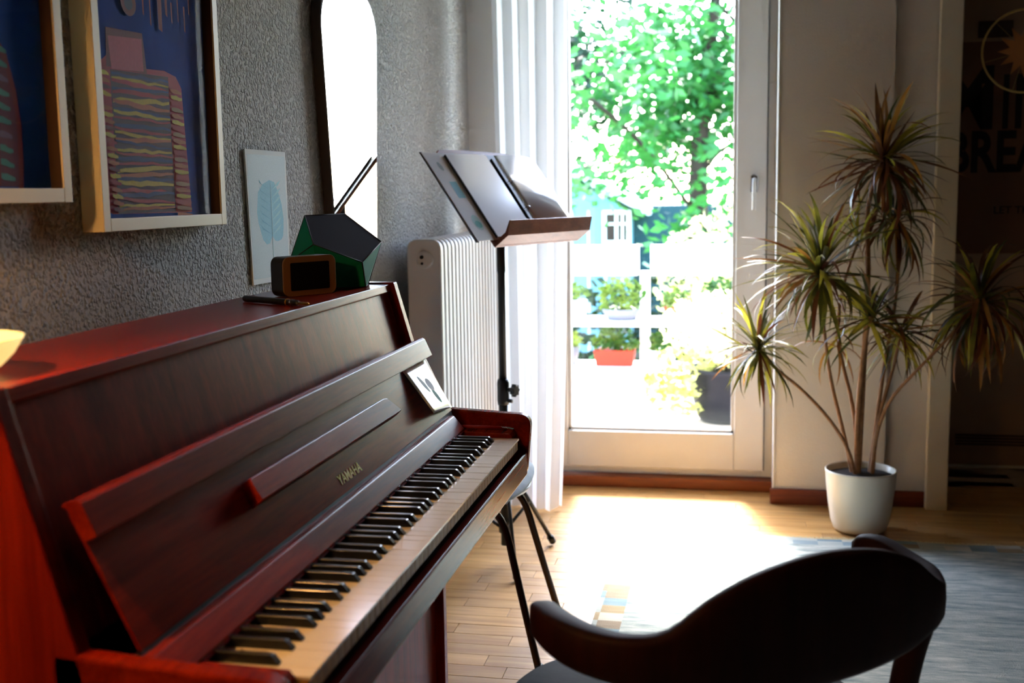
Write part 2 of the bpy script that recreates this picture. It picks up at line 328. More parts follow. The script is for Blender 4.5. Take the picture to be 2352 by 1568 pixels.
def lathe_mesh(name, prof, c, n=40):
    vs, fs = [], []
    for r, z in prof:
        for j in range(n):
            a = 2 * math.pi * j / n; vs.append((c[0] + r * math.cos(a), c[1] + r * math.sin(a), c[2] + z))
    for i in range(len(prof) - 1):
        for j in range(n): fs.append((i * n + j, i * n + (j + 1) % n, (i + 1) * n + (j + 1) % n, (i + 1) * n + j))
    if prof[0][0] > 1e-4: fs.append(tuple(range(n - 1, -1, -1)))
    if prof[-1][0] > 1e-4: fs.append(tuple(range((len(prof) - 1) * n, len(prof) * n)))
    return mesh(name, vs, fs, smooth=True)
def lathe(name, prof, c, mat, parent=None, n=40, kind=None): return link(name, lathe_mesh(name, prof, c, n), mat, parent, kind)
def smoothpath(pts, it=2):
    pts = [Vector(p) for p in pts]
    for _ in range(it):
        q = [pts[0]]
        for a, b_ in zip(pts, pts[1:]): q += [a * 0.75 + b_ * 0.25, a * 0.25 + b_ * 0.75]
        q.append(pts[-1]); pts = q
    return pts
def strokes(name, quads, mat, parent, frame):
    """flat printed marks: polygons with their own colours, frame(a,b,c)->xyz, layered 0.05 mm apart"""
    me = bpy.data.meshes.new(name); vs, fs, cs = [], [], []
    for i, (poly, col) in enumerate(quads):
        k = len(vs); vs += [tuple(frame(a, b_, i)) for a, b_ in poly]; fs.append(tuple(range(k, k + len(poly)))); cs.append(col)
    me.from_pydata(vs, [], fs); ca = me.color_attributes.new('print', 'FLOAT_COLOR', 'CORNER')
    li = 0
    for f, c in zip(fs, cs):
        for _ in f: ca.data[li].color = c; li += 1
    return link(name, me, mat, parent)
def text_mesh(name, body, size, xs=1.0, offset=0.0, extr=0.0005):
    cu = bpy.data.curves.new(name, 'FONT'); cu.body = body; cu.size = size; cu.extrude = extr; cu.offset = offset; cu.resolution_u = 3
    to = bpy.data.objects.new(name + '_tmp', cu); COL.objects.link(to)
    dg = bpy.context.evaluated_depsgraph_get(); me = bpy.data.meshes.new_from_object(to.evaluated_get(dg)); bpy.data.objects.remove(to)
    for v in me.vertices: v.co.x *= xs
    me.materials.clear(); return me

# ================================================================== THE ROOM
X1, Y0, YW, H = 4.2, -1.7, 4.54, 2.62          # right wall, wall behind the viewer, far wall, ceiling
DX0, DX1, DYD = 0.215, 1.222, 4.78             # balcony door opening, plane of the door
NX0, NX1, NYD = 1.88, 2.74, 5.27               # doorway to the right, plane of the closed door
box('wall_left', (-0.2, Y0 - .2, 0), (0, 4.9, H), 'rough_plaster', kind='structure')
box('wall_right', (X1, Y0 - .2, 0), (X1 + .2, 5.5, H), 'deep_wall', kind='structure')
box('wall_front', (0, Y0 - .2, 0), (X1, Y0, H), 'deep_wall', kind='structure')
box('ceiling', (-.2, Y0 - .2, H), (X1 + .2, 5.5, H + .15), 'ceiling_paint', kind='structure')
boxes('wall_back', [((0, YW, 0), (DX0, 4.9, H)), ((DX0, YW, 2.5), (DX1, 4.9, H)), ((DX1, YW, 0), (1.645, 4.9, H)),
                    ((1.645, YW + .028, 0), (1.81, 4.9, H)), ((1.81, YW + .02, 2.16), (NX1 + .08, 4.9, H)), ((NX1 + .07, YW, 0), (X1, 4.9, H)),
                    ((1.81, YW + .02, 0), (NX0 - .012, 4.9, 2.16)), ((1.70, 4.9, 0), (NX0 - .012, 5.35, H)), ((NX1, 4.9, 0), (NX1 + .2, 5.35, H)), ((NX0 - .012, 4.9, 2.2), (NX1, 5.35, H)),
                    ((NX1, YW + .02, 0), (NX1 + .07, 4.9, 2.16))], 'smooth_plaster', kind='structure')
# floor: slab with oak strips laid across the room
floor = box('floor', (-.2, Y0 - .2, -.16), (X1 + .2, 5.5, -.012), 'mahogany_inner', kind='structure')
PW = 0.0705
lens = [0.30, 0.36, 0.42, 0.49]
plank_me = []
for L in lens:
    pm = mesh('oak_strip', boxv((0, 0, -.012), (L - .0012, PW - .0012, 0)), BOXF, bev=0.0006, segs=1); pm.materials.append(MATS['oak_strip']); plank_me.append(pm)
rest_v, rest_f, npl = [], [], 0
row = 0; y = Y0
while y < 5.27:
    xx = -random.random() * 0.4
    while xx < X1:
        k = random.randrange(4); L = lens[k]; xe = xx + L; yc = y + PW / 2; xc = xx + L / 2
        lo, hi = max(xx, 0.0), min(xe, X1)
        if yc > 4.55: lo, hi = (max(xx, DX0), min(xe, DX1)) if xc < 1.45 else (max(xx, NX0), min(xe, NX1))
        vis = (0.05 < xc < 0.85 and 2.35 < yc < 4.2) or (0.05 < xc < 2.6 and 4.0 < yc < 4.8) or (1.85 < xc < 2.75 and 4.8 <= yc)
        ins = yc < 4.55 or xc >= 1.45 or yc < 4.74
        if hi > lo and ins:
            if vis and lo == xx and hi == xe and npl < 300:
                o = link('plank', plank_me[k], 'oak_strip', floor); o.location = (xx, y, random.uniform(-.0004, .0002)); npl += 1
            else:
                q = len(rest_v); rest_v += boxv((lo, y, -.012), (hi - .0012, y + PW - .0012, 0)); rest_f += [tuple(i + q for i in f) for f in BOXF]
        xx = xe
    y += PW; row += 1
link('planks', mesh('planks', rest_v, rest_f), 'oak_strip', floor, 'stuff')
# baseboards
box('baseboard_back', (DX1 - .012, YW - .016, 0), (1.648, YW, .062), 'baseboard_wood', bev=.002, kind='structure')
box('baseboard_corner', (1.648, YW + .012, 0), (1.80, YW + .028, .062), 'baseboard_wood', bev=.002, kind='structure')
box('baseboard_left', (0, 2.5, 0), (.016, YW, .062), 'baseboard_wood', bev=.002, kind='structure')
box('baseboard_right', (NX1 + .08, YW - .016, 0), (X1, YW, .062), 'baseboard_wood', bev=.002, kind='structure')

# balcony door
d1 = thing('door_1', (0.72, DYD, 0), 'white balcony door with a large glass pane beside the sheer curtain', 'door', kind='structure')
boxes('frame', [((1.178, DYD - .02, .045), (DX1, DYD + .07, 2.5)), ((DX0, DYD - .02, .045), (DX0 + .044, DYD + .07, 2.5)), ((DX0 + .044, DYD - .02, 2.46), (1.178, DYD + .07, 2.5)), ((DX0 + .044, DYD - .02, .045), (1.178, DYD + .07, .082))], 'white_lacquer', d1, bev=.004)
sa = boxes('sash', [((1.066, DYD - .045, .078), (1.186, DYD + .03, 2.47)), ((DX0 + .036, DYD - .045, .078), (DX0 + .15, DYD + .03, 2.47)), ((DX0 + .15, DYD - .045, 2.34), (1.066, DYD + .03, 2.47)), ((DX0 + .15, DYD - .045, .078), (1.066, DYD + .03, .236))], 'white_lacquer', d1, bev=.005)
boxes('glazing_bead', [((1.052, DYD - .03, .236), (1.068, DYD + .01, 2.34)), ((DX0 + .148, DYD - .03, .236), (DX0 + .166, DYD + .01, 2.34)), ((DX0 + .15, DYD - .03, .234), (1.066, DYD + .01, .25)), ((DX0 + .15, DYD - .03, 2.326), (1.066, DYD + .01, 2.342))], 'white_paint', d1, bev=.003)
box('pane', (DX0 + .16, DYD - .004, .244), (1.058, DYD, 2.332), 'window_glass', d1)
box('rebate_seal', (1.186, DYD - .022, .078), (1.19, DYD - .018, 2.47), 'black_plastic', d1)
hd = box('handle_plate', (1.122, DYD - .053, 1.235), (1.152, DYD - .045, 1.305), 'chrome', d1, bev=.004)
tube('handle', smoothpath([(1.137, DYD - .053, 1.288), (1.137, DYD - .09, 1.288), (1.137, DYD - .097, 1.27), (1.135, DYD - .098, 1.165)]), .0085, 'white_lacquer', hd)
box('threshold', (DX0, 4.70, 0), (DX1, 4.90, .046), 'threshold_wood', d1, bev=.004)
box('sill_plate', (DX0, DYD - .03, .046), (DX1, DYD + .07, .052), 'chrome', d1)
# door reveal lining on the right of the opening
box('trim_1', (DX1 - .002, YW - .004, .062), (DX1 + .006, DYD - .02, 2.5), 'white_paint', kind='structure', bev=.001)
# doorway to the right: white casing, closed door with vent, light under it painted as a strip
boxes('trim_2', [((1.80, YW - .022, 0), (NX0, YW + .02, 2.2)), ((NX0, YW - .022, 2.12), (NX1, YW + .02, 2.2)), ((NX1, YW - .022, 0), (NX1 + .08, YW + .02, 2.2)), ((NX0 - .012, YW + .02, 0), (NX0, NYD, 2.2)), ((NX0, YW + .02, 2.188), (NX1, NYD, 2.2))], 'cream_trim', kind='structure', bev=.004)
d2 = thing('door_2', (2.31, NYD, 0), 'closed brown-looking door with vent slots beyond the plant', 'door', kind='structure')
box('leaf', (NX0, NYD, .012), (NX1, NYD + .045, 2.188), 'door_white', d2, bev=.003)
for k in range(4):
    box('vent_slat', (NX0 + .16, NYD - .006, .10 + k * .0135), (NX1 - .16, NYD + .002, .108 + k * .0135), 'dark_slot', d2, bev=.001)
box('nameplate', (2.075, NYD - .006, 1.875), (2.215, NYD + .001, 1.945), 'dark_slot', d2, bev=.002)
box('painted_light_line', (NX0, NYD - .012, 0), (NX1, NYD - .001, .011), 'outdoor_white', d2)  # white strip stands in for the light showing under the door
box('wall_hall', (1.6, 5.36, 0), (3.0, 5.5, H), 'smooth_plaster', kind='structure')

# ================================================================== PIANO
pa = thing('upright_piano', (0.36, 1.72, 0), 'reddish brown upright piano against the rough plaster wall', 'piano')
NI, NO, FI, FO = 1.036, 1.010, 2.400, 2.427     # near / far side panels, inner and outer faces
side = [(.112, 0), (.42, 0), (.42, .70), (.398, .79), (.323, 1.056), (.112, 1.056)]
for a_, b_ in ((NO, NI), (FI, FO)): prism('side_panel', side, a_, b_, 'mahogany_upright', pa, bev=.0025)
box('back_board', (.112, NI, .02), (.13, FI, 1.03), 'mahogany_inner', pa)
lid = prism('lid', [(.109, 1.034), (.316, 1.034), (.318, 1.037), (.314, 1.052), (.109, 1.052)], NI + .0015, FI - .0015, 'mahogany', pa, bev=.0012)
prism('upper_panel', [(.298, 1.0335), (.310, 1.0335), (.382, .775), (.370, .775)], NI + .001, FI - .001, 'mahogany_upright', pa)
arm = [(.37, .622), (.600, .622), (.612, .628), (.617, .640), (.6265, .742), (.625, .752), (.619, .7605), (.608, .7655), (.452, .7745), (.37, .781)]
for a_, b_ in ((NO, NI), (FI, FO)): prism('key_arm', arm, a_, b_, 'mahogany', pa, bev=.004)
box('keybed', (.36, NI, .622), (.60, FI, .672), 'mahogany_inner', pa)
prism('key_slip', [(.600, .626), (.616, .630), (.6185, .634), (.6185, .680), (.6155, .6825), (.611, .6825), (.6095, .679), (.600, .679)], NI + .001, FI - .001, 'mahogany', pa, bev=.0006)
prism('lower_panel', [(.385, .06), (.40, .06), (.40, .622), (.385, .622)], NI, FI, 'mahogany_upright', pa, bev=.001)
box('base_board', (.13, NI, .0), (.405, FI, .06), 'mahogany', pa, bev=.002)
# fallboard, folded up and leaning back
FBX, FBZ = .454, .774; fd = Vector((-.4385, 0, .898)); fn = Vector((.898, 0, .4385))
def fb(s, c, yy): return Vector((FBX, yy, FBZ)) + fd * s + fn * c
def fprism(name, prof, y0, y1, mat, parent, bev=0.0):
    n = len(prof); vs = [tuple(fb(s, c, y0)) for s, c in prof] + [tuple(fb(s, c, y1)) for s, c in prof]
    fs = [tuple(range(n)), tuple(range(2 * n - 1, n - 1, -1))] + [(i, (i + 1) % n, n + (i + 1) % n, n + i) for i in range(n)]
    return link(name, mesh(name, vs, fs, bev=bev), mat, parent)
fall = fprism('fallboard', [(0, 0), (.175, 0), (.175, -.004), (0, -.004)], 1.044, 2.388, 'mahogany', pa, .0015)
fprism('fallboard_lip', [(.129, 0), (.129, .0165), (.168, .0175), (.1735, .0135), (.1755, .004), (.1755, -.004), (.17, -.004), (.17, 0)], 1.041, 2.387, 'mahogany', fall, .001)
lg = [(1.388, .0605), (1.388, .0985), (1.395, .1), (1.985, .1015), (2.005, .0985), (2.03, .075), (2.038, .060), (2.034, .0590)]
vs = [tuple(fb(s, .003, yy)) for yy, s in lg] + [tuple(fb(s + (.006 if s < .07 else 0),   .018 + (.1 - s) * .10, yy)) for yy, s in lg]; n = len(lg)
link('music_ledge', mesh('music_ledge', vs, [tuple(range(n)), tuple(range(2 * n - 1, n - 1, -1))] + [(i, (i + 1) % n, n + (i + 1) % n, n + i) for i in range(n)], bev=.0015), 'mahogany', fall)
tm = text_mesh('lettering', 'YAMAHA', 1.0, offset=0.012, extr=0.01)
xs_ = [v.co.x for v in tm.vertices]; ys_ = [v.co.y for v in tm.vertices]; x0, x1, yb, yt = min(xs_), max(xs_), min(ys_), max(ys_)
for v in tm.vertices:
    v.co = fb(.0140 + (v.co.y - yb) / (yt - yb) * .0165, .0004 + v.co.z * .03, 1.681 + (v.co.x - x0) / (x1 - x0) * .106)
link('lettering', tm, 'gold_letter', fall)
hinge = fprism('piano_hinge', [(-.012, -.010), (.0, -.010), (.0, -.002), (-.012, -.004)], 1.042, 2.386, 'black_metal', fall)
hk = mesh('hinge_knuckle', boxv((0, 0, 0), (.002, .007, .0022)), BOXF, bev=.0005, segs=1); hk.materials.append(MATS['brass'])
for k in range(40):
    o = link('hinge_knuckle', hk, 'brass', fall); p = fb(-.0075, -.0045, 1.06 + k * .033); o.location = p
prism('key_strip', [(.452, .735), (.487, .7365), (.4895, .7415), (.4675, .7685), (.463, .7700), (.452, .768)], NI + .004, 2.352, 'mahogany', pa, bev=.0012)
box('felt_strip', (.470, NI + .004, .7335), (.4885, 2.352, .7365), 'red_felt', pa)
for a_, b_ in ((NI, 1.1145), (2.3437, FI)): prism('key_block', [(.452, .672), (.596, .672), (.596, .726), (.590, .734), (.452, .738)], a_ + .001, b_ - .001, 'mahogany', pa, bev=.002)
KY0, KP = 1.1165, 1.225 / 52
wk = mesh('white_key', boxv((.468, .0004, .7215), (.612, KP - .0004, .725)) + boxv((.460, .0008, .700), (.609, KP - .0008, .7215)),
          BOXF + [tuple(i + 8 for i in f) for f in BOXF], mi=[0] * 6 + [1] * 6)
wk.materials.append(MATS['ivory']); wk.materials.append(MATS['key_wood'])
for k in range(52):
    o = link('white_key', wk, ['ivory', 'key_wood'], pa); o.location = (0, KY0 + k * KP, random.uniform(-.0003, .0003)); o.matrix_parent_inverse = Matrix.Translation(-Vector(pa.location))
bkv = []
for (xx, zz, hw) in ((.462, .7255, .0055), (.566, .7255, .0055), (.5645, .7285, .0053), (.5575, .7365, .0046), (.5545, .7374, .0043), (.462, .7374, .0043)):
    bkv += [(xx, -hw, zz), (xx, hw, zz)]
bkf = [tuple(range(0, 12, 2)), tuple(range(11, 0, -2))] + [(2 * i, (2 * i + 2) % 12, (2 * i + 3) % 12, 2 * i + 1) for i in range(6)]
bk = mesh('black_key', bkv, bkf, bev=.0008, segs=2); bk.materials.append(MATS['ebony'])
offs = {'A': .62, 'C': .38, 'D': .62, 'F': .34, 'G': .5}
for k in range(51):
    nm = 'ABCDEFG'[k % 7]
    if nm in 'BE': continue
    sh = {'A': .0025, 'C': -.0025, 'D': .0025, 'F': -.0025, 'G': 0}[nm]
    o = link('black_key', bk, 'ebony', pa); o.location = (0, KY0 + (k + 1) * KP + sh, 0); o.matrix_parent_inverse = Matrix.Translation(-Vector(pa.location))

# ------------------------------------------------------------------ things on the piano
bl = thing('candle_bowl', (.19, 1.105, 1.052), 'glowing cream candle bowl on the near end of the piano lid', 'candle bowl')
prof = [(.0, .001), (.045, .001), (.066, .010), (.080, .024), (.090, .040), (.092, .043), (.088, .043), (.078, .026), (.060, .013), (.03, .008), (0, .007)]
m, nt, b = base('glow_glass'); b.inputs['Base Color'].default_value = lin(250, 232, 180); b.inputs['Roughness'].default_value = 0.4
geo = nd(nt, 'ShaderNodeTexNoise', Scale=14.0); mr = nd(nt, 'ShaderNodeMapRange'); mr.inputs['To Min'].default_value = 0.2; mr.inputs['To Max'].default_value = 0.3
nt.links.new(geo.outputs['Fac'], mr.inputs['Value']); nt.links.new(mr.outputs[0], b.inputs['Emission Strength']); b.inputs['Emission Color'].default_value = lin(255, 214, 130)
lathe('bowl', prof, (.19, 1.105, 1.052), 'glow_glass', bl)
lathe('candle', [(.0, .0), (.022, .0), (.022, .014), (.0, .014)], (.19, 1.105, 1.0595), 'paper', bl, 20)
emit('flame', lin(255, 190, 90), 60.0)
lathe('flame', [(0, 0), (.004, .004), (.0045, .009), (.002, .017), (0, .022)], (.19, 1.105, 1.0755), 'flame', bl, 10)

ck = thing('alarm_clock', (.225, 2.135, 1.052), 'small rounded clock with bronze face and black screen on the piano lid', 'clock')
cdir = Vector((.067, .117, 0)).normalized(); cn = Vector((cdir.y, -cdir.x, 0)); c0 = Vector((.2, 2.073, 1.0525))
def rrect(w, h, r, seg=5, x0=0, y0=0):
    pts = []
    for cx, cy, a0 in ((w - r, r, -90), (w - r, h - r, 0), (r, h - r, 90), (r, r, 180)):
        for i in range(seg + 1):
            a = math.radians(a0 + 90 * i / seg); pts.append((x0 + cx + r * math.cos(a), y0 + cy + r * math.sin(a)))
    return pts
def slab(name, pts2, o, u, v, t0, t1, mat, parent, bev=0.0, kind=None):
    w = u.cross(v).normalized(); n = len(pts2)
    vs = [tuple(o + u * a + v * b_ + w * t0) for a, b_ in pts2] + [tuple(o + u * a + v * b_ + w * t1) for a, b_ in pts2]
    fs = [tuple(range(n)), tuple(range(2 * n - 1, n - 1, -1))] + [(i, (i + 1) % n, n + (i + 1) % n, n + i) for i in range(n)]
    return link(name, mesh(name, vs, fs, bev=bev), mat, parent, kind)
UZ = Vector((0, 0, 1))
slab('body', rrect(.132, .078, .015), c0, cdir, UZ, -.036, 0, 'black_plastic', ck, .001)
slab('face', rrect(.132, .078, .015), c0, cdir, UZ, 0, .004, 'clock_face', ck, .0008)
slab('screen', rrect(.097, .055, .003, x0=.017, y0=.011), c0, cdir, UZ, .0041, .0050, 'screen_black', ck)

gx = thing('folded_box', (.22, 2.37, 1.052), 'faceted box with dark red top and green sides on the piano lid', 'box')
gv = {'T1': (.1503, 2.33, 1.2061), 'T2': (.194, 2.4638, 1.2067), 'T3': (.2827, 2.4505, 1.1436), 'T4': (.2869, 2.30, 1.1069), 'T5': (.2042, 2.235, 1.1482), 'L1': (.1316, 2.28, 1.1105), 'L2': (.135, 2.38, 1.11),
      'B1': (.200, 2.262, 1.0535), 'B2': (.290, 2.310, 1.0535), 'B3': (.268, 2.392, 1.0535), 'B4': (.165, 2.392, 1.0535)}
ids = list(gv); vs = [gv[k] for k in ids]; ix = lambda *a: tuple(ids.index(k) for k in a)
gf = [('T1', 'T2', 'T3', 'T4', 'T5'), ('T1', 'T5', 'L1'), ('T5', 'B1', 'L1'), ('T5', 'T4', 'B1'), ('T4', 'B2', 'B1'), ('T4', 'T3', 'B2'), ('T3', 'B3', 'B2'), ('T2', 'B3', 'T3'), ('T2', 'B4', 'B3'), ('T1', 'L2', 'T2'), ('T2', 'L2', 'B4'), ('T1', 'L1', 'L2'), ('L1', 'B4', 'L2'), ('L1', 'B1', 'B4'), ('B1', 'B2', 'B3', 'B4')]
link('shell', mesh('shell', vs, [ix(*f) for f in gf], mi=[1] + [0] * 14), ['box_green', 'box_dark'], gx)
edges = [('T1', 'T2'), ('T2', 'T3'), ('T3', 'T4'), ('T4', 'T5'), ('T5', 'T1'), ('T4', 'B2'), ('T5', 'L1'), ('T1', 'L1'), ('L1', 'B1'), ('B1', 'B2'), ('T3', 'B3'), ('B2', 'B3')]
for a_, b_ in edges: tube('edge_trim', [gv[a_], gv[b_]], .0012, 'black_edge', gx, 6)

pn = thing('fountain_pen', (.243, 1.935, 1.057), 'black pen with a gold ring lying on the piano lid', 'pen')
pd = Vector((.170, -.106, 0)).normalized(); p0 = Vector((.158, 1.988, 1.0585)); UU = lambda d: p0 + pd * d
tube('barrel', [UU(0), UU(.004), UU(.13), UU(.135)], [.005, .0062, .0062, .005], 'black_plastic', pn, 14)
tube('ring', [UU(.135), UU(.1375)], [.0066, .0066], 'brass', pn, 14)
tube('cap', [UU(.1375), UU(.165), UU(.170)], [.006, .0054, .003], 'black_plastic', pn, 14)
tube('nib', [UU(.148), UU(.151)], [.0066, .0066], 'chrome', pn, 14)
tube('tip', [UU(.170), UU(.196), UU(.200)], [.003, .0028, .001], 'brass', pn, 10)

fcv, fcf = [], []
fc = thing('feather_card', (.41, 2.28, .79), 'white card with a feather drawing leaning on the fallboard', 'card')
def cardpt(s, t):     # s 0..1 across (near->far), t 0..1 up
    yy = 2.197 + s * (.165) + (1 - t) * s * .014; sv = (.024 + .104 * t) - s * .017 * (1 - t); c = .003 + .020 * (1 - t) * (1 - s * .8)
    return fb(sv, c, yy)
N = 8
for i in range(N + 1):
    for j in range(N + 1): fcv.append(tuple(cardpt(i / N, j / N)))
for i in range(N):
    for j in range(N): fcf.append((i * (N + 1) + j, (i + 1) * (N + 1) + j, (i + 1) * (N + 1) + j + 1, i * (N + 1) + j + 1))
back = [tuple(Vector(v) - fn * .0006) for v in fcv]; k0 = len(fcv)
rim = [i * (N + 1) for i in range(N + 1)] + [N * (N + 1) + j for j in range(1, N + 1)] + [i * (N + 1) + N for i in range(N - 1, -1, -1)] + [j for j in range(N - 1, 0, -1)]
link('sheet', mesh('sheet', fcv + back, fcf + [tuple(k0 + i for i in f) for f in fcf] + [(rim[i], rim[(i + 1) % len(rim)], k0 + rim[(i + 1) % len(rim)], k0 + rim[i]) for i in range(len(rim))], smooth=True), 'gloss_card', fc)
fr = lambda a, b_, i: cardpt(a, b_) + fn * (.0004 + i * .00005)
def ell(cx, cy, rx, ry, rot, n=14): return [(cx + rx * math.cos(t) * math.cos(rot) - ry * math.sin(t) * math.sin(rot), cy + rx * math.cos(t) * math.sin(rot) + ry * math.sin(t) * math.cos(rot)) for t in [2 * math.pi * q / n for q in range(n)]]
strokes('drawing', [(ell(.62, .30, .07, .16, .25), lin(60, 160, 146)), (ell(.62, .30, .03, .13, .25), lin(40, 126, 120)), (ell(.62, .55, .10, .14, .3), lin(196, 200, 208)), (ell(.40, .60, .05, .2, .3), lin(190, 206, 210))], 'print_flat', fc, fr)

pe = thing('red_pencil', (.55, 2.372, .741), 'dark red pencil with silver tip on the treble key block', 'pencil')
q0, q1 = Vector((.462, 2.368, .743)), Vector((.594, 2.377, .7395)); L_ = lambda t: q0.lerp(q1, t)
tube('barrel', [L_(0), L_(.8)], .0038, 'red_pencil', pe, 8); tube('ferrule', [L_(.8), L_(.92), L_(1)], [.0037, .003, .0012], 'chrome', pe, 8)

# ------------------------------------------------------------------ on the left wall
def frame_thing(y0, y1, z0, z1, bw, label, art, d=.042):
    t = thing('picture_frame', (.02, (y0 + y1) / 2, z0), label, 'picture', 'framed paintings above the piano')
    boxes('frame', [((.002, y0, z0), (d, y0 + bw, z1)), ((.002, y1 - bw, z0), (d, y1, z1)), ((.002, y0 + bw, z0), (d, y1 - bw, z0 + bw)), ((.002, y0 + bw, z1 - bw), (d, y1 - bw, z1))], 'frame_cream', t, bev=.0012)
    for lo, hi in (((.0202, y0 + bw - .0004, z0 + bw), (d - .003, y0 + bw + .0016, z1 - bw)), ((.0202, y1 - bw - .0016, z0 + bw), (d - .003, y1 - bw + .0004, z1 - bw))): box('inner_liner', lo, hi, 'liner_brown', t)
    p = box('painting', (.004, y0 + bw - .001, z0 + bw - .001), (.020, y1 - bw + .001, z1 - bw + .001), 'paint_ground', t)
    strokes('brushwork', art, 'print_flat', t, lambda a, b_, i: (.0204 + i * .00004, a, b_))
    box('pane', (.0275, y0 + bw - .0005, z0 + bw - .0005), (.0290, y1 - bw + .0005, z1 - bw + .0005), 'picture_glass', t)
    return t
simple('paint_ground', lin(4, 70, 170), 0.8, var=0.25, scale=9, spec=0.2)
rnd = random.Random(3)
def wob(y0, z0, y1, z1, w, n=6, amp=.004):
    top, bot = [], []
    for i in range(n + 1):
        t = i / n; ww = w * (.5 + .5 * math.sin(math.pi * min(1, max(0, t * 1.0 + .06)))) ; dz = rnd.uniform(-amp, amp); yy = y0 + (y1 - y0) * t; zz = z0 + (z1 - z0) * t + dz
        top.append((yy, zz + ww / 2)); bot.append((yy, zz - ww / 2))
    return bot + top[::-1]
YEL, CRI, NAV, PNK, DRD, ORA, TEA, MAG = lin(218, 194, 62), lin(182, 14, 62), lin(8, 42, 126), lin(206, 92, 118), lin(110, 14, 44), lin(196, 104, 66), lin(70, 150, 156), lin(96, 20, 66)
art2 = []
art2.append(([(1.735, 1.235), (1.757, 1.47), (1.79, 1.49), (1.80, 1.475), (1.91, 1.478), (1.985, 1.482), (2.03, 1.475), (2.05, 1.455), (2.068, 1.22), (1.78, 1.222)], CRI))
art2.append(([(1.797, 1.222), (1.797, 1.466), (2.0, 1.472), (2.003, 1.222)], lin(70, 20, 66)))
art2.append(([(1.786, 1.47), (1.79, 1.535), (1.912, 1.54), (1.922, 1.47)], DRD))
art2.append(([(1.7959, 1.5217), (1.9082, 1.5295), (1.91, 1.4728), (1.802, 1.4672)], PNK))
zz = 1.462; k = 0
while zz > 1.222:
    c = [NAV, YEL, CRI, NAV, CRI, YEL, ORA][k % 7]
    art2.append((wob(1.80, zz + rnd.uniform(-.004, .004), 1.998, zz + rnd.uniform(-.006, .006), rnd.uniform(.005, .010), 8, .0022), c))
    zz -= rnd.uniform(.0075, .010); k += 1
zz = 1.46; k = 0
while zz > 1.225:
    c = [YEL, ORA, DRD, YEL, CRI, ORA][k % 6]; sl_ = (1.46 - zz) * .10
    art2.append((wob(1.757 + sl_, zz, 1.790 + sl_, zz - .003, .008, 4, .001), c))
    art2.append((wob(2.004, zz - .012, 2.046 + (1.46 - zz) * .08, zz - .015, .0085, 4, .001), [ORA, YEL, CRI, lin(170, 120, 90)][k % 4]))
    zz -= .0115; k += 1
ring = [(1.865 + .026 * math.cos(t), 1.585 + .022 * math.sin(t)) for t in [q * math.pi / 8 for q in range(16)]]
art2.append((ring, DRD)); art2.append(([(1.865 + .014 * math.cos(q * math.pi / 6), 1.585 + .012 * math.sin(q * math.pi / 6)) for q in range(12)], lin(40, 40, 84)))
for yy, z0_, z1_, w_ in [(1.915, 1.575, 1.64, .006), (1.94, 1.56, 1.66, .005), (1.975, 1.555, 1.66, .018), (2.0, 1.585, 1.625, .01), (2.02, 1.575, 1.61, .005), (2.045, 1.58, 1.62, .004), (2.07, 1.565, 1.61, .006), (2.09, 1.60, 1.64, .004), (1.80, 1.60, 1.66, .012), (1.835, 1.63, 1.70, .03)]:
    art2.append(([(yy - w_ / 2, z1_), (yy - w_ / 2.6, z0_), (yy + w_ / 2.6, z0_ - .004), (yy + w_ / 2, z1_)], lin(140, 40, 48)))
frame_thing(1.713, 2.176, 1.193, 1.84, .022, 'cream framed painting of a striped figure with a pink square head', art2)
art1 = []
cur = [(1.492, 1.50), (1.490, 1.481), (1.509, 1.461), (1.526, 1.412), (1.534, 1.359), (1.533, 1.31), (1.529, 1.2675)]
art1.append(([(1.19, 1.27), (1.19, 1.50)] + [(a, b_) for a, b_ in cur[1:]], MAG))
for a_, b_ in zip(cur, cur[1:]): art1.append(([(a_[0] - .006, a_[1]), (b_[0] - .006, b_[1] - .002), (b_[0] + .006, b_[1] - .002), (a_[0] + .006, a_[1])], lin(112, 14, 50)))
zz = 1.465; k = 0
while zz > 1.272:
    art1.append((wob(1.478, zz + .004, 1.515, zz - .003, .010, 4, .001), TEA if k % 4 != 2 else lin(110, 90, 140)))
    art1.append((wob(1.40, zz + .006, 1.455, zz, .010, 4, .001), TEA)); zz -= .0205; k += 1
art1.append((([(1.474, 1.27), (1.482, 1.27), (1.488, 1.40), (1.480, 1.40)]), lin(112, 14, 50)))
art1.append((([(1.40, 1.62), (1.505, 1.62), (1.515, 1.535), (1.40, 1.52)]), lin(74, 18, 34)))
frame_thing(1.165, 1.628, 1.243, 1.89, .022, 'cream framed dark blue painting at the edge by the candle bowl', art1)

lc = thing('leaf_print', (.004, 2.48, 1.05), 'pale paper print of a blue leaf stuck to the rough wall', 'print')
slab('sheet', [(2.374, 1.052), (2.591, 1.050), (2.588, 1.353), (2.358, 1.353)], Vector((0, 0, 0)), Vector((0, 1, 0)), UZ, .002, .006, 'paper', lc)
LO = [(2.484, 1.286), (2.445, 1.276), (2.419, 1.2586), (2.409, 1.214), (2.414, 1.19), (2.4262, 1.1685), (2.437, 1.15), (2.4568, 1.139), (2.475, 1.141), (2.4827, 1.150), (2.4907, 1.158), (2.505, 1.146), (2.5218, 1.144), (2.543, 1.147), (2.5532, 1.1545), (2.559, 1.175), (2.5602, 1.197), (2.552, 1.23), (2.534, 1.2584), (2.5128, 1.2816)]
la = [([(2.378, 1.064), (2.583, 1.062), (2.580, 1.342), (2.366, 1.342)], lin(190, 206, 210)), (LO, lin(120, 186, 206))]
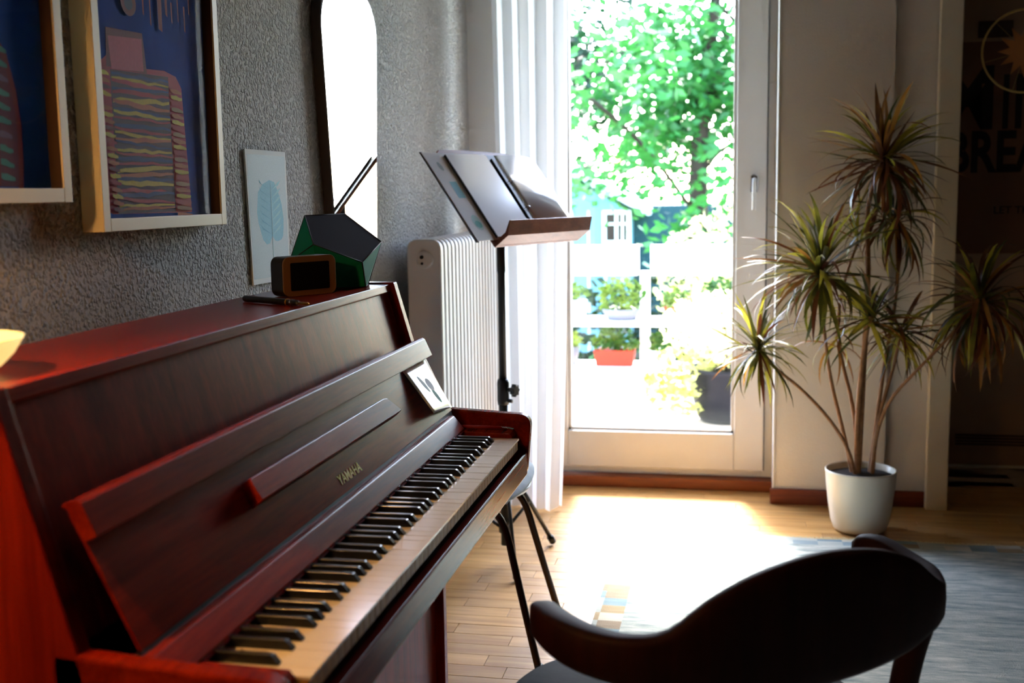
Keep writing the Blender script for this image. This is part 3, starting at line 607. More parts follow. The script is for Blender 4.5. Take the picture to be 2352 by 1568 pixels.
for q in range(7):
    z_ = 1.16 + q * .017; la.append(([(2.49, z_), (2.44 - q * .002, z_ + .018), (2.425, z_ + .026), (2.438, z_ + .014)], lin(90, 160, 190))); la.append(([(2.494, z_), (2.53, z_ + .018), (2.548, z_ + .024), (2.533, z_ + .012)], lin(146, 206, 214)))
la.append(([(2.491, 1.10), (2.4935, 1.10), (2.4925, 1.28), (2.4905, 1.28)], lin(170, 210, 214)))
strokes('leaf_drawing', la, 'print_flat', lc, lambda a, b_, i: (.0062 + i * .00004, a, b_))

mi_ = thing('wall_mirror', (.015, 3.03, 1.03), 'tall rounded wall mirror with dark edge reflecting the bright window', 'mirror')
mo = []
def corner(cx, cz, r, a0, a1, n=10): return [(cx + r * math.cos(math.radians(a0 + (a1 - a0) * i / n)), cz + r * math.sin(math.radians(a0 + (a1 - a0) * i / n))) for i in range(n + 1)]
mo = corner(3.145, 1.695, .105, 0, 90) + corner(2.925, 1.67, .128, 92, 176) + corner(2.955, 1.13, .10, 184, 270) + corner(3.10, 1.13, .10, 270, 358)
def off(pts, d):
    cy = sum(p[0] for p in pts) / len(pts); cz = sum(p[1] for p in pts) / len(pts); o_ = []
    n = len(pts)
    for i in range(n):
        a, b_ = Vector(pts[i - 1]), Vector(pts[(i + 1) % n]); t = (b_ - a).normalized(); o_.append((pts[i][0] - t.y * d, pts[i][1] + t.x * d))
    return o_
slab('frame', off(mo, -.004), Vector((0, 0, 0)), Vector((0, 1, 0)), UZ, .004, .0295, 'mirror_frame', mi_)
slab('glass', mo, Vector((0, 0, 0)), Vector((0, 1, 0)), UZ, .0296, .0312, 'mirror_silver', mi_)

# ------------------------------------------------------------------ radiator
ra = thing('radiator', (.1, 3.86, 0), 'white ribbed column radiator standing under the plaster wall', 'radiator')
RX0, RX1, RY0, NS, RP, RZ0, RZ1 = .045, .156, 3.45, 17, .05, .12, 1.108
sp = rrect(RX1 - RX0, RZ1 - RZ0, .030, 4, RX0, RZ0)
secm = mesh('section', [(p[0], .004, p[1]) for p in sp] + [(p[0], .040, p[1]) for p in sp] + [], [tuple(range(len(sp))), tuple(range(2 * len(sp) - 1, len(sp) - 1, -1))] + [(i, (i + 1) % len(sp), len(sp) + (i + 1) % len(sp), len(sp) + i) for i in range(len(sp))], bev=.007, segs=3)
secm.materials.append(MATS['white_lacquer'])
for k in range(NS):
    o = link('section', secm, 'white_lacquer', ra); o.location = (0, RY0 + k * RP, 0); o.matrix_parent_inverse = Matrix.Translation(-Vector(ra.location))
for zz in (RZ1 - .055, RZ0 + .055): tube('header_pipe', [(.1, RY0 + .004, zz), (.1, RY0 + NS * RP - .012, zz)], .020, 'white_lacquer', ra, 14)
lp = tube('end_plug', [(.105, RY0 + .008, RZ1 - .065), (.105, RY0 - .006, RZ1 - .065), (.105, RY0 - .008, RZ1 - .065)], [.028, .026, .020], 'white_lacquer', ra, 20)
tube('vent_screw', [(.098, RY0 - .004, RZ1 - .055), (.098, RY0 - .014, RZ1 - .055)], .006, 'black_metal', lp, 10)
tube('vent_pin', [(.098, RY0 - .004, RZ1 - .075), (.098, RY0 - .011, RZ1 - .075)], .0045, 'black_metal', lp, 10)
for yy in (RY0 + .12, RY0 + .7):
    tube('bracket_leg', [(.1, yy, 0), (.1, yy, RZ0 + .02)], .012, 'white_lacquer', ra, 10)

# ------------------------------------------------------------------ stool beyond the piano
st = thing('side_chair', (.305, 2.97, 0), 'white seated chair with bronze tube legs at the piano end', 'chair')
SC = Vector((.300, 3.005, .408)); SL = Vector((.300, 2.98, 0))
lathe('seat', [(0, 0), (.10, .002), (.175, .010), (.208, .026), (.214, .036), (.208, .038), (.175, .026), (.1, .016), (0, .014)], SC, 'stool_white', st, 48)
for sx in (-1, 1):
    for sy in (-1, 1):
        tp = Vector((SL.x + sx * .165, SL.y + sy * .132, .412)); ft = Vector((SL.x + sx * .270, SL.y + sy * .188, 0.002))
        lg_ = tube('leg', smoothpath([Vector((SL.x + sx * .06, SL.y + sy * .06, .414)), Vector((SL.x + sx * .14, SL.y + sy * .115, .414)), tp + Vector((sx * .012, sy * .006, -.04)), tp.lerp(ft, .4), ft]), .0100, 'bronze_tube', st, 12)
        tube('foot_cap', [ft, ft + Vector((0, 0, .02))], [.012, .011], 'black_plastic', lg_, 12)
# quilted cushion on the seat
cu = thing('seat_cushion', (.30, 3.005, .446), 'pale blue-grey quilted cushion on the white chair seat', 'cushion')
cv, cf = [], []; n = 24
def cush(a, b_, top):
    r = min(1.0, max(abs(a), abs(b_))); e = (1 - r ** 4); q = .012 * abs(math.sin(a * 7)) * abs(math.sin(b_ * 7)) if top else 0
    k = 1 - .12 * (abs(a) * abs(b_)) ** 2
    return (SC.x + a * .212 * k, SC.y + b_ * .225 * k, .4465 + (.008 + .032 * e + q * e if top else -.0005 * e) + (.004 if not top else .004))
for top in (1, 0):
    for i in range(n + 1):
        for j in range(n + 1): cv.append(cush(-1 + 2 * i / n, -1 + 2 * j / n, top))
for base_ in (0, (n + 1) ** 2):
    for i in range(n):
        for j in range(n): q = base_ + i * (n + 1) + j; cf.append((q, q + n + 1, q + n + 2, q + 1))
rim = [i * (n + 1) for i in range(n + 1)] + [n * (n + 1) + j for j in range(1, n + 1)] + [i * (n + 1) + n for i in range(n - 1, -1, -1)] + [j for j in range(n - 1, 0, -1)]
k0 = (n + 1) ** 2
cf += [(rim[i], rim[(i + 1) % len(rim)], k0 + rim[(i + 1) % len(rim)], k0 + rim[i]) for i in range(len(rim))]
link('pad', mesh('pad', cv, cf, smooth=True), 'cushion_cloth', cu)
tube('piping', [cush(a, b_, 0) for a, b_ in [(-1, -1), (1, -1), (1, 1), (-1, 1), (-1, -1)]], .004, 'cushion_cloth', cu, 8)

# ------------------------------------------------------------------ music stand and folder
ms = thing('music_stand', (.305, 3.668, 0), 'black tripod music stand with wooden desk beside the curtain', 'music stand')
PX, PY = .305, 3.668
tube('pole', [(PX, PY, .06), (PX, PY, .62)], .0155, 'black_metal', ms, 16)
tube('inner_pole', [(PX, PY, .60), (PX, PY, .985), (PX, PY, .995), (PX, PY, 1.09)], [.0125, .0125, .0145, .0145], 'black_metal', ms, 16)
cc_ = tube('clamp_collar', [(PX, PY, .545), (PX, PY, .56), (PX, PY, .62), (PX, PY, .632)], [.019, .021, .021, .018], 'black_plastic', ms, 16)
kd = Vector((.92, -.38, 0)).normalized(); kc = Vector((PX, PY, .597))
kn = tube('clamp_screw', [kc + kd * .015, kc + kd * .040], .008, 'black_plastic', cc_, 10)
star = []
for q in range(14):
    a = q * math.pi / 7; r = .023 if q % 2 == 0 else .016; star.append((r * math.cos(a), r * math.sin(a)))
slab('clamp_knob', star, kc + kd * .038, Vector((-kd.y, kd.x, 0)), UZ, 0, .016, 'black_plastic', cc_, .002)
tube('lock_pin', [Vector((PX, PY, .560)) + kd * .01, Vector((PX, PY, .560)) + kd * .035], .007, 'black_plastic', cc_, 8)
hub = Vector((PX, PY, .33)); low = Vector((PX, PY, .12))
lathe('tripod_collar', [(.016, 0), (.024, 0), (.024, .04), (.016, .04)], (PX, PY, .31), 'black_plastic', ms, 16)
for fx, fy in ((.434, 3.878), (.379, 3.475), (.102, 3.651)):
    ft = Vector((fx, fy, .010)); dr = (ft - Vector((PX, PY, 0))); dr.z = 0; dn = dr.normalized()
    tp = hub + dn * .022
    tl_ = tube('leg', [tp, ft], .0085, 'black_metal', ms, 10, flat=.7)
    tube('brace', [low + dn * .015, tp.lerp(ft, .45)], .006, 'black_metal', ms, 8)
    tube('foot_cap', [tp.lerp(ft, .93), ft], [.012, .0125], 'black_plastic', tl_, 10)
lathe('lower_collar', [(.016, 0), (.023, 0), (.023, .035), (.016, .035)], (PX, PY, .105), 'black_plastic', ms, 16)
DB = Vector((.4286, 3.6908, 1.0965)); ya, ti = .405, .6486
du = Vector((math.sin(ya), math.cos(ya), 0)); dn_ = Vector((math.cos(ya), -math.sin(ya), 0)); dup_ = UZ * math.cos(ti) - dn_ * math.sin(ti); dnn = dn_ * math.cos(ti) + UZ * math.sin(ti)
def dk(a, b_, c=0.0): return DB + du * a + dup_ * b_ + dnn * c
dpts = [(-.257, 0)] + [(.257, 0), (.257, .30)] + [(.257 - .514 * i / 12, .30 + .062 * math.sin(math.pi * i / 12) ** .8) for i in range(1, 12)] + [(-.257, .30)]
dpts = [(-.25, -.012), (.25, -.012), (.257, .32), (.245, .345), (.12, .362), (0, .367), (-.12, .37), (-.24, .368), (-.262, .352), (-.265, .33)]
slab('desk', dpts, DB, du, dup_, -.012, 0, 'stand_wood', ms, .002)
ledge = [(-.012, 0), (-.012, .052), (.020, .088), (.0225, .086), (.002, .050), (.002, 0)]
n = len(ledge); vs = [tuple(dk(-.25, s, c)) for s, c in ledge] + [tuple(dk(.25, s, c)) for s, c in ledge]
link('ledge', mesh('ledge', vs, [tuple(range(n)), tuple(range(2 * n - 1, n - 1, -1))] + [(i, (i + 1) % n, n + (i + 1) % n, n + i) for i in range(n)], bev=.001), 'stand_wood', ms)
tube('desk_bracket', [(PX, PY, 1.075), (PX, PY, 1.115), tuple(dk(-.05, .16, -.012))], [.016, .016, .014], 'black_plastic', ms, 12)
fo = thing('ring_binder', tuple(dk(0, .17, .01)), 'open ring binder with music sheets on the wooden stand desk', 'binder')
cov_ = slab('cover', [(-.34, .007), (-.012, .007), (-.012, .350), (-.345, .350)], DB, du, dup_, .0025, .0045, 'sheet_paper', fo)
slab('cover_edge', [(-.349, .004), (-.333, .004), (-.338, .352), (-.351, .353)], DB, du, dup_, .0005, .0025, 'black_edge', fo)
slab('back_cover', [(.05, .007), (.262, .007), (.262, .345), (.05, .345)], DB, du, dup_, .0015, .0035, 'black_edge', fo)
slab('spine', [(-.012, .007), (.05, .007), (.05, .348), (-.012, .348)], DB, du, dup_, .0015, .0035, 'black_plastic', fo)
slab('sheet', [(-.236, .012), (-.02, .012), (-.02, .338), (-.240, .338)], DB, du, dup_, .0055, .0130, 'sheet_paper', fo)
slab('sheet_edge', [(-.239, .012), (-.2365, .012), (-.2405, .338), (-.243, .338)], DB, du, dup_, .005, .0128, 'black_edge', fo)
rb_ = slab('ring_bar', [(.008, .03), (.024, .03), (.024, .33), (.008, .33)], DB, du, dup_, .0035, .009, 'black_metal', fo, .002)
# right-hand pages bulging forward
vsr, fsr = [], []; NN = 10
for i in range(NN + 1):
    t = i / NN
    for b_ in (.012, .342): vsr.append(tuple(dk(.03 + t * .205, b_ - (.02 * t * t if b_ > .1 else 0), .010 + .014 * math.sin(t * math.pi * .6))))
for i in range(NN): fsr.append((2 * i, 2 * i + 2, 2 * i + 3, 2 * i + 1))
k0 = len(vsr); vsr += [tuple(Vector(v) - dnn * .0008) for v in vsr]; fsr += [tuple(k0 + q for q in f) for f in list(fsr)]
rim = [2 * i for i in range(NN + 1)] + [2 * i + 1 for i in range(NN, -1, -1)]
fsr += [(rim[i], rim[(i + 1) % len(rim)], k0 + rim[(i + 1) % len(rim)], k0 + rim[i]) for i in range(len(rim))]
link('page', mesh('page', vsr, fsr, smooth=True), 'sheet_paper', fo)
for b_ in (.115, .225): tube('ring', [dk(.016 + .014 * math.cos(a), b_, .008 + .020 * math.sin(a)) for a in [math.pi * q / 10 for q in range(11)]], .0016, 'chrome', rb_, 8)
for q, (poly, col) in enumerate([(ell(-.285, .075, .022, .030, 0), lin(150, 190, 184)), (ell(-.285, .068, .016, .014, 0), lin(40, 150, 130)), ([(-.30, .17), (-.262, .17), (-.262, .235), (-.30, .235)], lin(120, 182, 190)), (ell(-.295, .295, .010, .018, .2), lin(120, 132, 128))]):
    strokes('sticker', [(poly, col)], 'print_flat', cov_, lambda a, b_, i: dk(a, b_, .0048 + q * .00008))

# ------------------------------------------------------------------ curtain
ct = thing('sheer_curtain', (.29, 4.32, 0), 'white sheer curtain hanging in front of the balcony door', 'curtain')
nx, nz = 96, 30; vs, fs = [], []
for j in range(nz + 1):
    t = j / nz; z = .012 + t * 2.55
    xl = .165 - .03 * t; xr = .43 + .008 * t - .03 * (1 - t) ** 3
    for i in range(nx + 1):
        s = i / nx; am = .030 * (.55 + .45 * t) + .008 * (1 - t)
        ph = s * 2 * math.pi * 4.5
        vs.append((xl + (xr - xl) * (s + .022 * math.sin(2 * ph)), 4.33 + am * math.sin(ph + .3 * math.sin(3 * t)) + .02 * math.sin(7 * s + 2 * t) - .03 * (1 - t) ** 4, z + .006 * math.sin(ph * .5) * (1 - t)))
for j in range(nz):
    for i in range(nx): q = j * (nx + 1) + i; fs.append((q, q + 1, q + nx + 2, q + nx + 1))
link('cloth', mesh('cloth', vs, fs, smooth=True), 'sheer_curtain', ct)
box('header_tape', (.13, 4.325, 2.555), (.44, 4.337, 2.60), 'outdoor_white', ct)
ro = thing('curtain_rail', (.72, 4.33, 2.60), 'white curtain rail on the ceiling above the balcony door', 'curtain rail')
box('rail', (.02, 4.318, 2.60), (1.45, 4.345, 2.62), 'white_lacquer', ro, bev=.002)

# ------------------------------------------------------------------ plate and glass ball on the wall
wp = thing('wall_plate', (1.665, 4.54, 1.18), 'cream wall plate with round dark blue glossy ball behind the plant', 'wall plate')
box('plate', (1.622, 4.526, 1.120), (1.702, 4.539, 1.242), 'outdoor_white', wp, bev=.004)
bm = bmesh.new(); bmesh.ops.create_uvsphere(bm, u_segments=28, v_segments=16, radius=.037, matrix=Matrix.Translation((1.658, 4.492, 1.187)))
me = bpy.data.meshes.new('ball')
for f in bm.faces: f.smooth = True
bm.to_mesh(me); bm.free(); link('ball', me, 'blue_glass', wp)

# ------------------------------------------------------------------ poster and sun hoop
pt = thing('lettered_poster', (2.2, NYD - .004, .955), 'brown poster with large black hand-drawn capitals on the far door', 'poster')
box('sheet', (1.925, NYD - .004, .955), (2.62, NYD - .001, 1.86), 'poster_paper', pt)
def letters(body, x0, x1, z0, z1, off_, nm='lettering'):
    tm = text_mesh(nm, body, 1.0, offset=off_, extr=.001)
    xs_ = [v.co.x for v in tm.vertices]; ys_ = [v.co.y for v in tm.vertices]; a0, a1, b0, b1 = min(xs_), max(xs_), min(ys_), max(ys_)
    for v in tm.vertices: v.co = Vector((x0 + (v.co.x - a0) / (a1 - a0) * (x1 - x0), NYD - .0046 - (0.0003 if v.co.z > 0 else 0), z0 + (v.co.y - b0) / (b1 - b0) * (z1 - z0)))
    link(nm, tm, 'poster_ink', pt)
letters('M', 1.935, 2.145, 1.49, 1.76, .03); letters('I', 2.185, 2.208, 1.49, 1.72, .02); letters('N', 2.235, 2.36, 1.49, 1.72, .03)
letters('BREA', 1.965, 2.37, 1.305, 1.485, .03); letters('LET THE', 2.165, 2.335, 1.128, 1.16, .01)
hp = thing('sun_hoop', (2.11, 4.62, 1.59), 'wooden hoop with a paper sun hanging in the doorway', 'hoop ornament')
HC = Vector((2.118, 4.62, 1.745))
tube('hoop', [HC + Vector((math.cos(a), 0, math.sin(a))) * .152 for a in [2 * math.pi * q / 48 for q in range(49)]], .0042, 'hoop', hp, 8)
sp_ = [(.098 * math.cos(q * math.pi / 12), .098 * math.sin(q * math.pi / 12)) if q % 2 == 0 else (.055 * math.cos(q * math.pi / 12), .055 * math.sin(q * math.pi / 12)) for q in range(24)]
slab('sun_rays', sp_, HC, Vector((1, 0, 0)), UZ, -.002, .001, 'sun_paper', hp)
slab('sun_face', [(.038 * math.cos(q * math.pi / 12), .038 * math.sin(q * math.pi / 12)) for q in range(24)], HC, Vector((1, 0, 0)), UZ, .001, .005, 'sun_paper', hp)
tube('thread', [HC + Vector((0, 0, .152)), (HC.x, HC.y, 2.188)], .0008, 'hoop', hp, 6)
for q in range(6): tube('stay', [HC + Vector((math.cos(q * math.pi / 3 + .26), 0, math.sin(q * math.pi / 3 + .26))) * r for r in (.06, .152)], .0007, 'hoop', hp, 5)

# ================================================================== DRACAENA
dr_ = thing('dracaena_plant', (1.52, 4.215, 0), 'tall potted dracaena with spiky green and reddish leaves in white pot', 'plant')
PC = (1.522, 4.215, 0)
lathe('pot', [(0, .002), (.080, .002), (.094, .010), (.104, .04), (.114, .10), (.122, .17), (.126, .222), (.1265, .228), (.1235, .230), (.120, .226), (.116, .19), (.11, .16), (0, .16)], PC, 'pot_white', dr_, 56)
vs, fs = [], []
lathe('soil', [(0, .216), (.04, .214), (.08, .211), (.1165, .206), (.1165, .17), (0, .17)], PC, 'soil', dr_, 36)
def ax(px, y):     # helper values come from the plant's own measured spots (x, z) at depth y
    return px
STEMS = [
 [(1.505, 4.20, .20), (1.47, 4.18, .32), (1.40, 4.15, .43), (1.30, 4.12, .54), (1.20, 4.10, .62), (1.15, 4.09, .69)],
 [(1.495, 4.225, .20), (1.46, 4.23, .36), (1.41, 4.23, .55), (1.39, 4.22, .68), (1.37, 4.20, .84), (1.365, 4.17, .955)],
 [(1.510, 4.21, .20), (1.505, 4.21, .42), (1.515, 4.20, .60), (1.525, 4.19, .72), (1.535, 4.17, .79)],
 [(1.515, 4.24, .20), (1.50, 4.26, .44), (1.45, 4.27, .62), (1.43, 4.27, .74), (1.45, 4.28, .90), (1.50, 4.28, 1.06)],
 [(1.562, 4.215, .20), (1.57, 4.20, .37), (1.61, 4.17, .50), (1.70, 4.12, .62), (1.80, 4.10, .74), (1.885, 4.09, .86)],
 [(1.560, 4.23, .20), (1.58, 4.25, .40), (1.62, 4.26, .55), (1.645, 4.26, .66), (1.65, 4.25, .74)],
 [(1.512, 4.215, .20), (1.522, 4.22, .55), (1.53, 4.23, .80), (1.535, 4.25, .98), (1.525, 4.27, 1.16), (1.55, 4.27, 1.27), (1.575, 4.25, 1.35)],
 [(1.555, 4.24, .20), (1.60, 4.27, .60), (1.64, 4.29, .85), (1.645, 4.30, 1.02), (1.63, 4.31, 1.14)],
]
for i, s_ in enumerate(STEMS):
    p = smoothpath(s_, 2); k = len(p); r0 = .0115 if i in (2, 6) else .0080
    tube('stem', p, [r0 * (1 - .45 * q / k) for q in range(k)], 'stem_bark', dr_, 8)
# six leaf shapes: narrow arching blades (along +X, drooping in -Z)
def leaf_mesh(L, w, bend, lift, mt='dracaena_leaf'):
    n = 7; vs, fs = [], []; x = z = 0.0; a = lift
    for i in range(n + 1):
        t = i / n; ww = w * min(1.0, .55 + 1.3 * t) * (1.0 if t < .55 else max(0.0, (1 - t) / .45) ** .75)
        ww = max(ww, .0004); vs += [(x, -ww / 2, z + ww * .14), (x, 0, z), (x, ww / 2, z + ww * .14)]
        x += L / n * math.cos(a); z += L / n * math.sin(a); a -= bend / n * (0.5 + t)
    for i in range(n):
        for j in (0, 1): q = 3 * i + j; fs.append((q, q + 1, q + 4, q + 3))
    me = mesh('leaf', vs, fs, smooth=True); me.materials.append(MATS[mt]); return me
LM = [leaf_mesh(.24, .0145, b_, l_) for b_, l_ in ((.5, .1), (1.1, .25), (1.7, .4), (.2, 0), (2.3, .35), (.9, 0))]
LR = [leaf_mesh(.24, .0145, b_, l_, 'dracaena_leaf_red') for b_, l_ in ((.5, .1), (1.1, .25), (1.7, .4), (.2, 0), (2.3, .35), (.9, 0))]
rl = random.Random(11)
def rosette(c, n, R, lo, hi, droop=False, az0=0, azr=360, red=.3, extra=None):
    for q in range(n):
        t = q / max(1, n - 1); el = math.radians(lo + (hi - lo) * t + rl.uniform(-8, 8)); az = math.radians(az0 + (q * 137.5) % azr + rl.uniform(-10, 10))
        d = Vector((math.cos(az) * math.cos(el), math.sin(az) * math.cos(el), math.sin(el)))
        if d.y > 0 and c[1] + d.y * R * 1.1 > 4.44: d.y *= max(.05, (4.44 - c[1]) / (d.y * R * 1.1))
        lm = (LR if rl.random() < red else LM)[rl.choice((2, 4, 1, 4) if droop else (0, 1, 1, 3, 5, 2))]
        e_ = math.asin(max(-1, min(1, d.z / d.length))); az = math.atan2(d.y, d.x); sc = R / .24 * rl.uniform(.72, 1.08)
        rr_ = (rl.uniform(-.006, .006), rl.uniform(-.006, .006), rl.uniform(-.03, .012)); ro_ = rl.uniform(-.5, .5)
        mk = lambda az_: Matrix.Translation(Vector(c) + Vector(rr_)) @ Matrix.Rotation(az_, 4, 'Z') @ Matrix.Rotation(-e_, 4, 'Y') @ Matrix.Rotation(ro_, 4, 'X') @ Matrix.Scale(sc, 4)
        M_ = mk(az)
        if max((M_ @ v.co).y for v in lm.vertices) > 4.49: M_ = mk(-abs(az))
        M_0 = Matrix.Translation(Vector(c) + Vector((rl.uniform(-.006, .006), rl.uniform(-.006, .006), rl.uniform(-.03, .012)))) @ Matrix.Rotation(az, 4, 'Z') @ Matrix.Rotation(-e_, 4, 'Y') @ Matrix.Rotation(rl.uniform(-.5, .5), 4, 'X') @ Matrix.Scale(sc, 4)
        if extra is not None:
            q0_ = len(extra[0]); extra[0].extend(tuple(M_ @ v.co) for v in lm.vertices); extra[1].extend(tuple(q0_ + i for i in f.vertices) for f in lm.polygons)
            extra[2].extend([1 if lm in LR else 0] * len(lm.polygons)); continue
        o = link('leaf', lm, 'dracaena_leaf', dr_)
        o.matrix_parent_inverse = Matrix.Identity(4); o.matrix_local = Matrix.Translation(-Vector(dr_.location)) @ M_
rosette((1.578, 4.25, 1.355), 50, .31, -40, 82, red=.5)
rosette((1.365, 4.165, .96), 44, .34, -34, 70, az0=95, azr=240, red=.15)
rosette((1.148, 4.09, .695), 38, .24, -66, 75, red=.15)
rosette((1.537, 4.165, .79), 30, .25, -30, 62, red=.3)
rosette((1.652, 4.25, .745), 26, .24, -72, 40, red=.4)
rosette((1.888, 4.09, .865), 40, .29, -80, 78, red=.55)
rosette((1.885, 4.09, .85), 22, .30, -82, -20, droop=True, red=.5)
rosette((1.632, 4.30, 1.145), 22, .25, -80, 10, droop=True, red=.5)
rosette((1.503, 4.28, 1.065), 14, .20, 10, 80)
rosette((1.43, 4.27, .70), 12, .20, -70, 10, droop=True)

ex = ([], [], [])
for c_, n_, r_, lo_, hi_, dp_, rd_ in (((1.578, 4.25, 1.345), 46, .28, -50, 70, False, .5), ((1.365, 4.165, .95), 46, .32, -40, 60, False, .2), ((1.148, 4.09, .69), 44, .23, -70, 70, False, .2), ((1.537, 4.165, .785), 30, .24, -40, 65, False, .3),
                                       ((1.652, 4.25, .74), 30, .23, -75, 40, False, .4), ((1.888, 4.09, .86), 60, .30, -84, 60, True, .5), ((1.632, 4.30, 1.14), 34, .27, -80, 30, True, .5), ((1.578, 4.25, 1.33), 26, .30, -80, -10, True, .5), ((1.365, 4.165, .94), 26, .28, -80, 0, True, .3)):
    rosette(c_, n_, r_, lo_, hi_, droop=dp_, red=rd_, extra=ex)
link('leaves', mesh('leaves', ex[0], ex[1], smooth=True, mi=ex[2]), ['dracaena_leaf', 'dracaena_leaf_red'], dr_, 'stuff')

# ================================================================== RUG
RGX0, RGX1, RGY0, RGY1 = .665, 3.1, .35, 4.06
rg = thing('area_rug', (1.8, 2.2, 0), 'pale blue-grey worn rug with patchwork border and fringe', 'rug')
nx, ny = 40, 60; vs, fs = [], []
for top in (1, 0):
    for i in range(nx + 1):
        for j in range(ny + 1):
            vs.append((RGX0 + (RGX1 - RGX0) * i / nx, RGY0 + (RGY1 - RGY0) * j / ny + (.006 * math.sin(i * .9) if j == ny else 0), (.0085 + .0012 * math.sin(i * .7) * math.sin(j * .5)) if top else .0008))
for b0 in (0, (nx + 1) * (ny + 1)):
    for i in range(nx):
        for j in range(ny): q = b0 + i * (ny + 1) + j; fs.append((q, q + ny + 1, q + ny + 2, q + 1))
rim = [i * (ny + 1) for i in range(nx + 1)] + [nx * (ny + 1) + j for j in range(1, ny + 1)] + [i * (ny + 1) + ny for i in range(nx - 1, -1, -1)] + [j for j in range(ny - 1, 0, -1)]
k0 = (nx + 1) * (ny + 1); fs += [(rim[i], rim[(i + 1) % len(rim)], k0 + rim[(i + 1) % len(rim)], k0 + rim[i]) for i in range(len(rim))]
link('pile', mesh('pile', vs, fs), 'rug_pile', rg)
vs, fs = [], []; rf = random.Random(5)
for k in range(900):
    x = RGX0 + (RGX1 - RGX0) * (k + rf.random()) / 900; dx = rf.uniform(-.012, .012); L = rf.uniform(.018, .042); q = len(vs); w = .0014
    for t in (0, .5, 1): vs += [(x + dx * t - w, RGY1 + L * t, .0062 - .004 * t + .004 * math.sin(t * 3)), (x + dx * t + w, RGY1 + L * t, .0062 - .004 * t + .004 * math.sin(t * 3))]
    fs += [(q, q + 1, q + 3, q + 2), (q + 2, q + 3, q + 5, q + 4)]
link('fringe', mesh('fringe', vs, fs), 'fringe', rg, 'stuff')

# ================================================================== DARK WOODEN CHAIR IN FRONT
wc = thing('wooden_armchair', (1.0, 1.68, 0), 'dark wooden chair with curved back rail and short arms in the foreground', 'chair')
C0 = Vector((1.135, 1.52, 0)); cf_ = Vector((-.6, .8, 0)); cl_ = Vector((-.8, -.6, 0))
def cw(a, b_, z): return C0 + cl_ * a + cf_ * b_ + UZ * z
half = [(.283, .178, .694, .650), (.298, .13, .699, .648), (.302, .075, .702, .645), (.290, .030, .700, .640), (.262, -.010, .698, .634), (.22, -.042, .706, .626), (.17, -.060, .742, .617), (.115, -.069, .766, .610), (.055, -.074, .779, .606), (0, -.075, .783, .605)]
path = half + [(-a, b_, zt + ((.014 if b_ > .16 else .002 if b_ > .1 else -.014) if a > .25 else 0), zb - (.006 if a > .25 else 0)) for a, b_, zt, zb in half[-2::-1]]
# resample smoothly
def resample(P, n):
    out_ = []
    m_ = len(P)
    for k in range(n + 1):
        t = k / n * (m_ - 1); i = min(int(t), m_ - 2); f = t - i
        p0, p1, p2, p3 = P[max(i - 1, 0)], P[i], P[i + 1], P[min(i + 2, m_ - 1)]
        out_.append(tuple(.5 * (2 * b1 + (c1 - a1) * f + (2 * a1 - 5 * b1 + 4 * c1 - d1) * f * f + (3 * b1 - a1 - 3 * c1 + d1) * f ** 3) for a1, b1, c1, d1 in zip(p0, p1, p2, p3)))
    return out_
RP_ = resample(path, 64); vs, fs = [], []; sec = 14; n = len(RP_)
for k, (a, b_, zt, zb) in enumerate(RP_):
    a0, b0 = RP_[max(k - 1, 0)][:2]; a1, b1 = RP_[min(k + 1, n - 1)][:2]; t = Vector((a1 - a0, b1 - b0)).normalized(); nr = Vector((-t.y, t.x))
    e = min(k, n - 1 - k); tip = 1 if e > 3 else (.35, .72, .9, .98)[e]
    th = (.0135 + .0075 * max(0, abs(a) - .2) / .1) * tip; zc, hh = (zt + zb) / 2, (zt - zb) / 2 * tip
    for j in range(sec):
        u_ = 2 * math.pi * j / sec; cx, cz = math.cos(u_), math.sin(u_); ex = math.copysign(abs(cx) ** .55, cx) * th; ez = math.copysign(abs(cz) ** .42, cz) * hh
        vs.append(tuple(cw(a + nr.x * ex, b_ + nr.y * ex, zc + ez)))
for k in range(n - 1):
    for j in range(sec): fs.append((k * sec + j, k * sec + (j + 1) % sec, (k + 1) * sec + (j + 1) % sec, (k + 1) * sec + j))
fs += [tuple(range(sec)), tuple(range(n * sec - 1, (n - 1) * sec - 1, -1))]
link('back_rail', mesh('back_rail', vs, fs, smooth=True), 'dark_chair_wood', wc)
seat = [(.235 * math.cos(t) * (1 if abs(math.cos(t)) < .9 else 1), .20 + .235 * math.sin(t)) for t in [2 * math.pi * q / 40 for q in range(40)]]
seat = [(math.copysign(abs(math.cos(t)) ** .7, math.cos(t)) * .265, .235 + math.copysign(abs(math.sin(t)) ** .7, math.sin(t)) * .235) for t in [2 * math.pi * q / 44 for q in range(44)]]
def ring_(sc, z): return [tuple(cw(a * sc, .235 + (b_ - .235) * sc, z)) for a, b_ in seat]
vs = ring_(.97, .415) + ring_(1.0, .43) + ring_(1.0, .452) + ring_(.96, .462) + ring_(.6, .458); m_ = len(seat)
fs = [tuple(range(m_)), tuple(range(5 * m_ - 1, 4 * m_ - 1, -1))] + [(r * m_ + i, r * m_ + (i + 1) % m_, (r + 1) * m_ + (i + 1) % m_, (r + 1) * m_ + i) for r in range(4) for i in range(m_)]
link('seat', mesh('seat', vs, fs, smooth=True), 'leather_black', wc)
for sg in (1, -1):
    tube('rear_post', smoothpath([cw(sg * .238, -.022, .655), cw(sg * .224, .0, .56), cw(sg * .218, .012, .44), cw(sg * .225, -.012, .2), cw(sg * .235, -.05, .018)]), .0205, 'dark_chair_wood', wc, 14)
    tube('front_leg', smoothpath([cw(sg * .215, .40, .42), cw(sg * .225, .43, .2), cw(sg * .235, .45, .016)]), [.019] * 2 + [.017] * 99 if False else .018, 'dark_chair_wood', wc, 12)

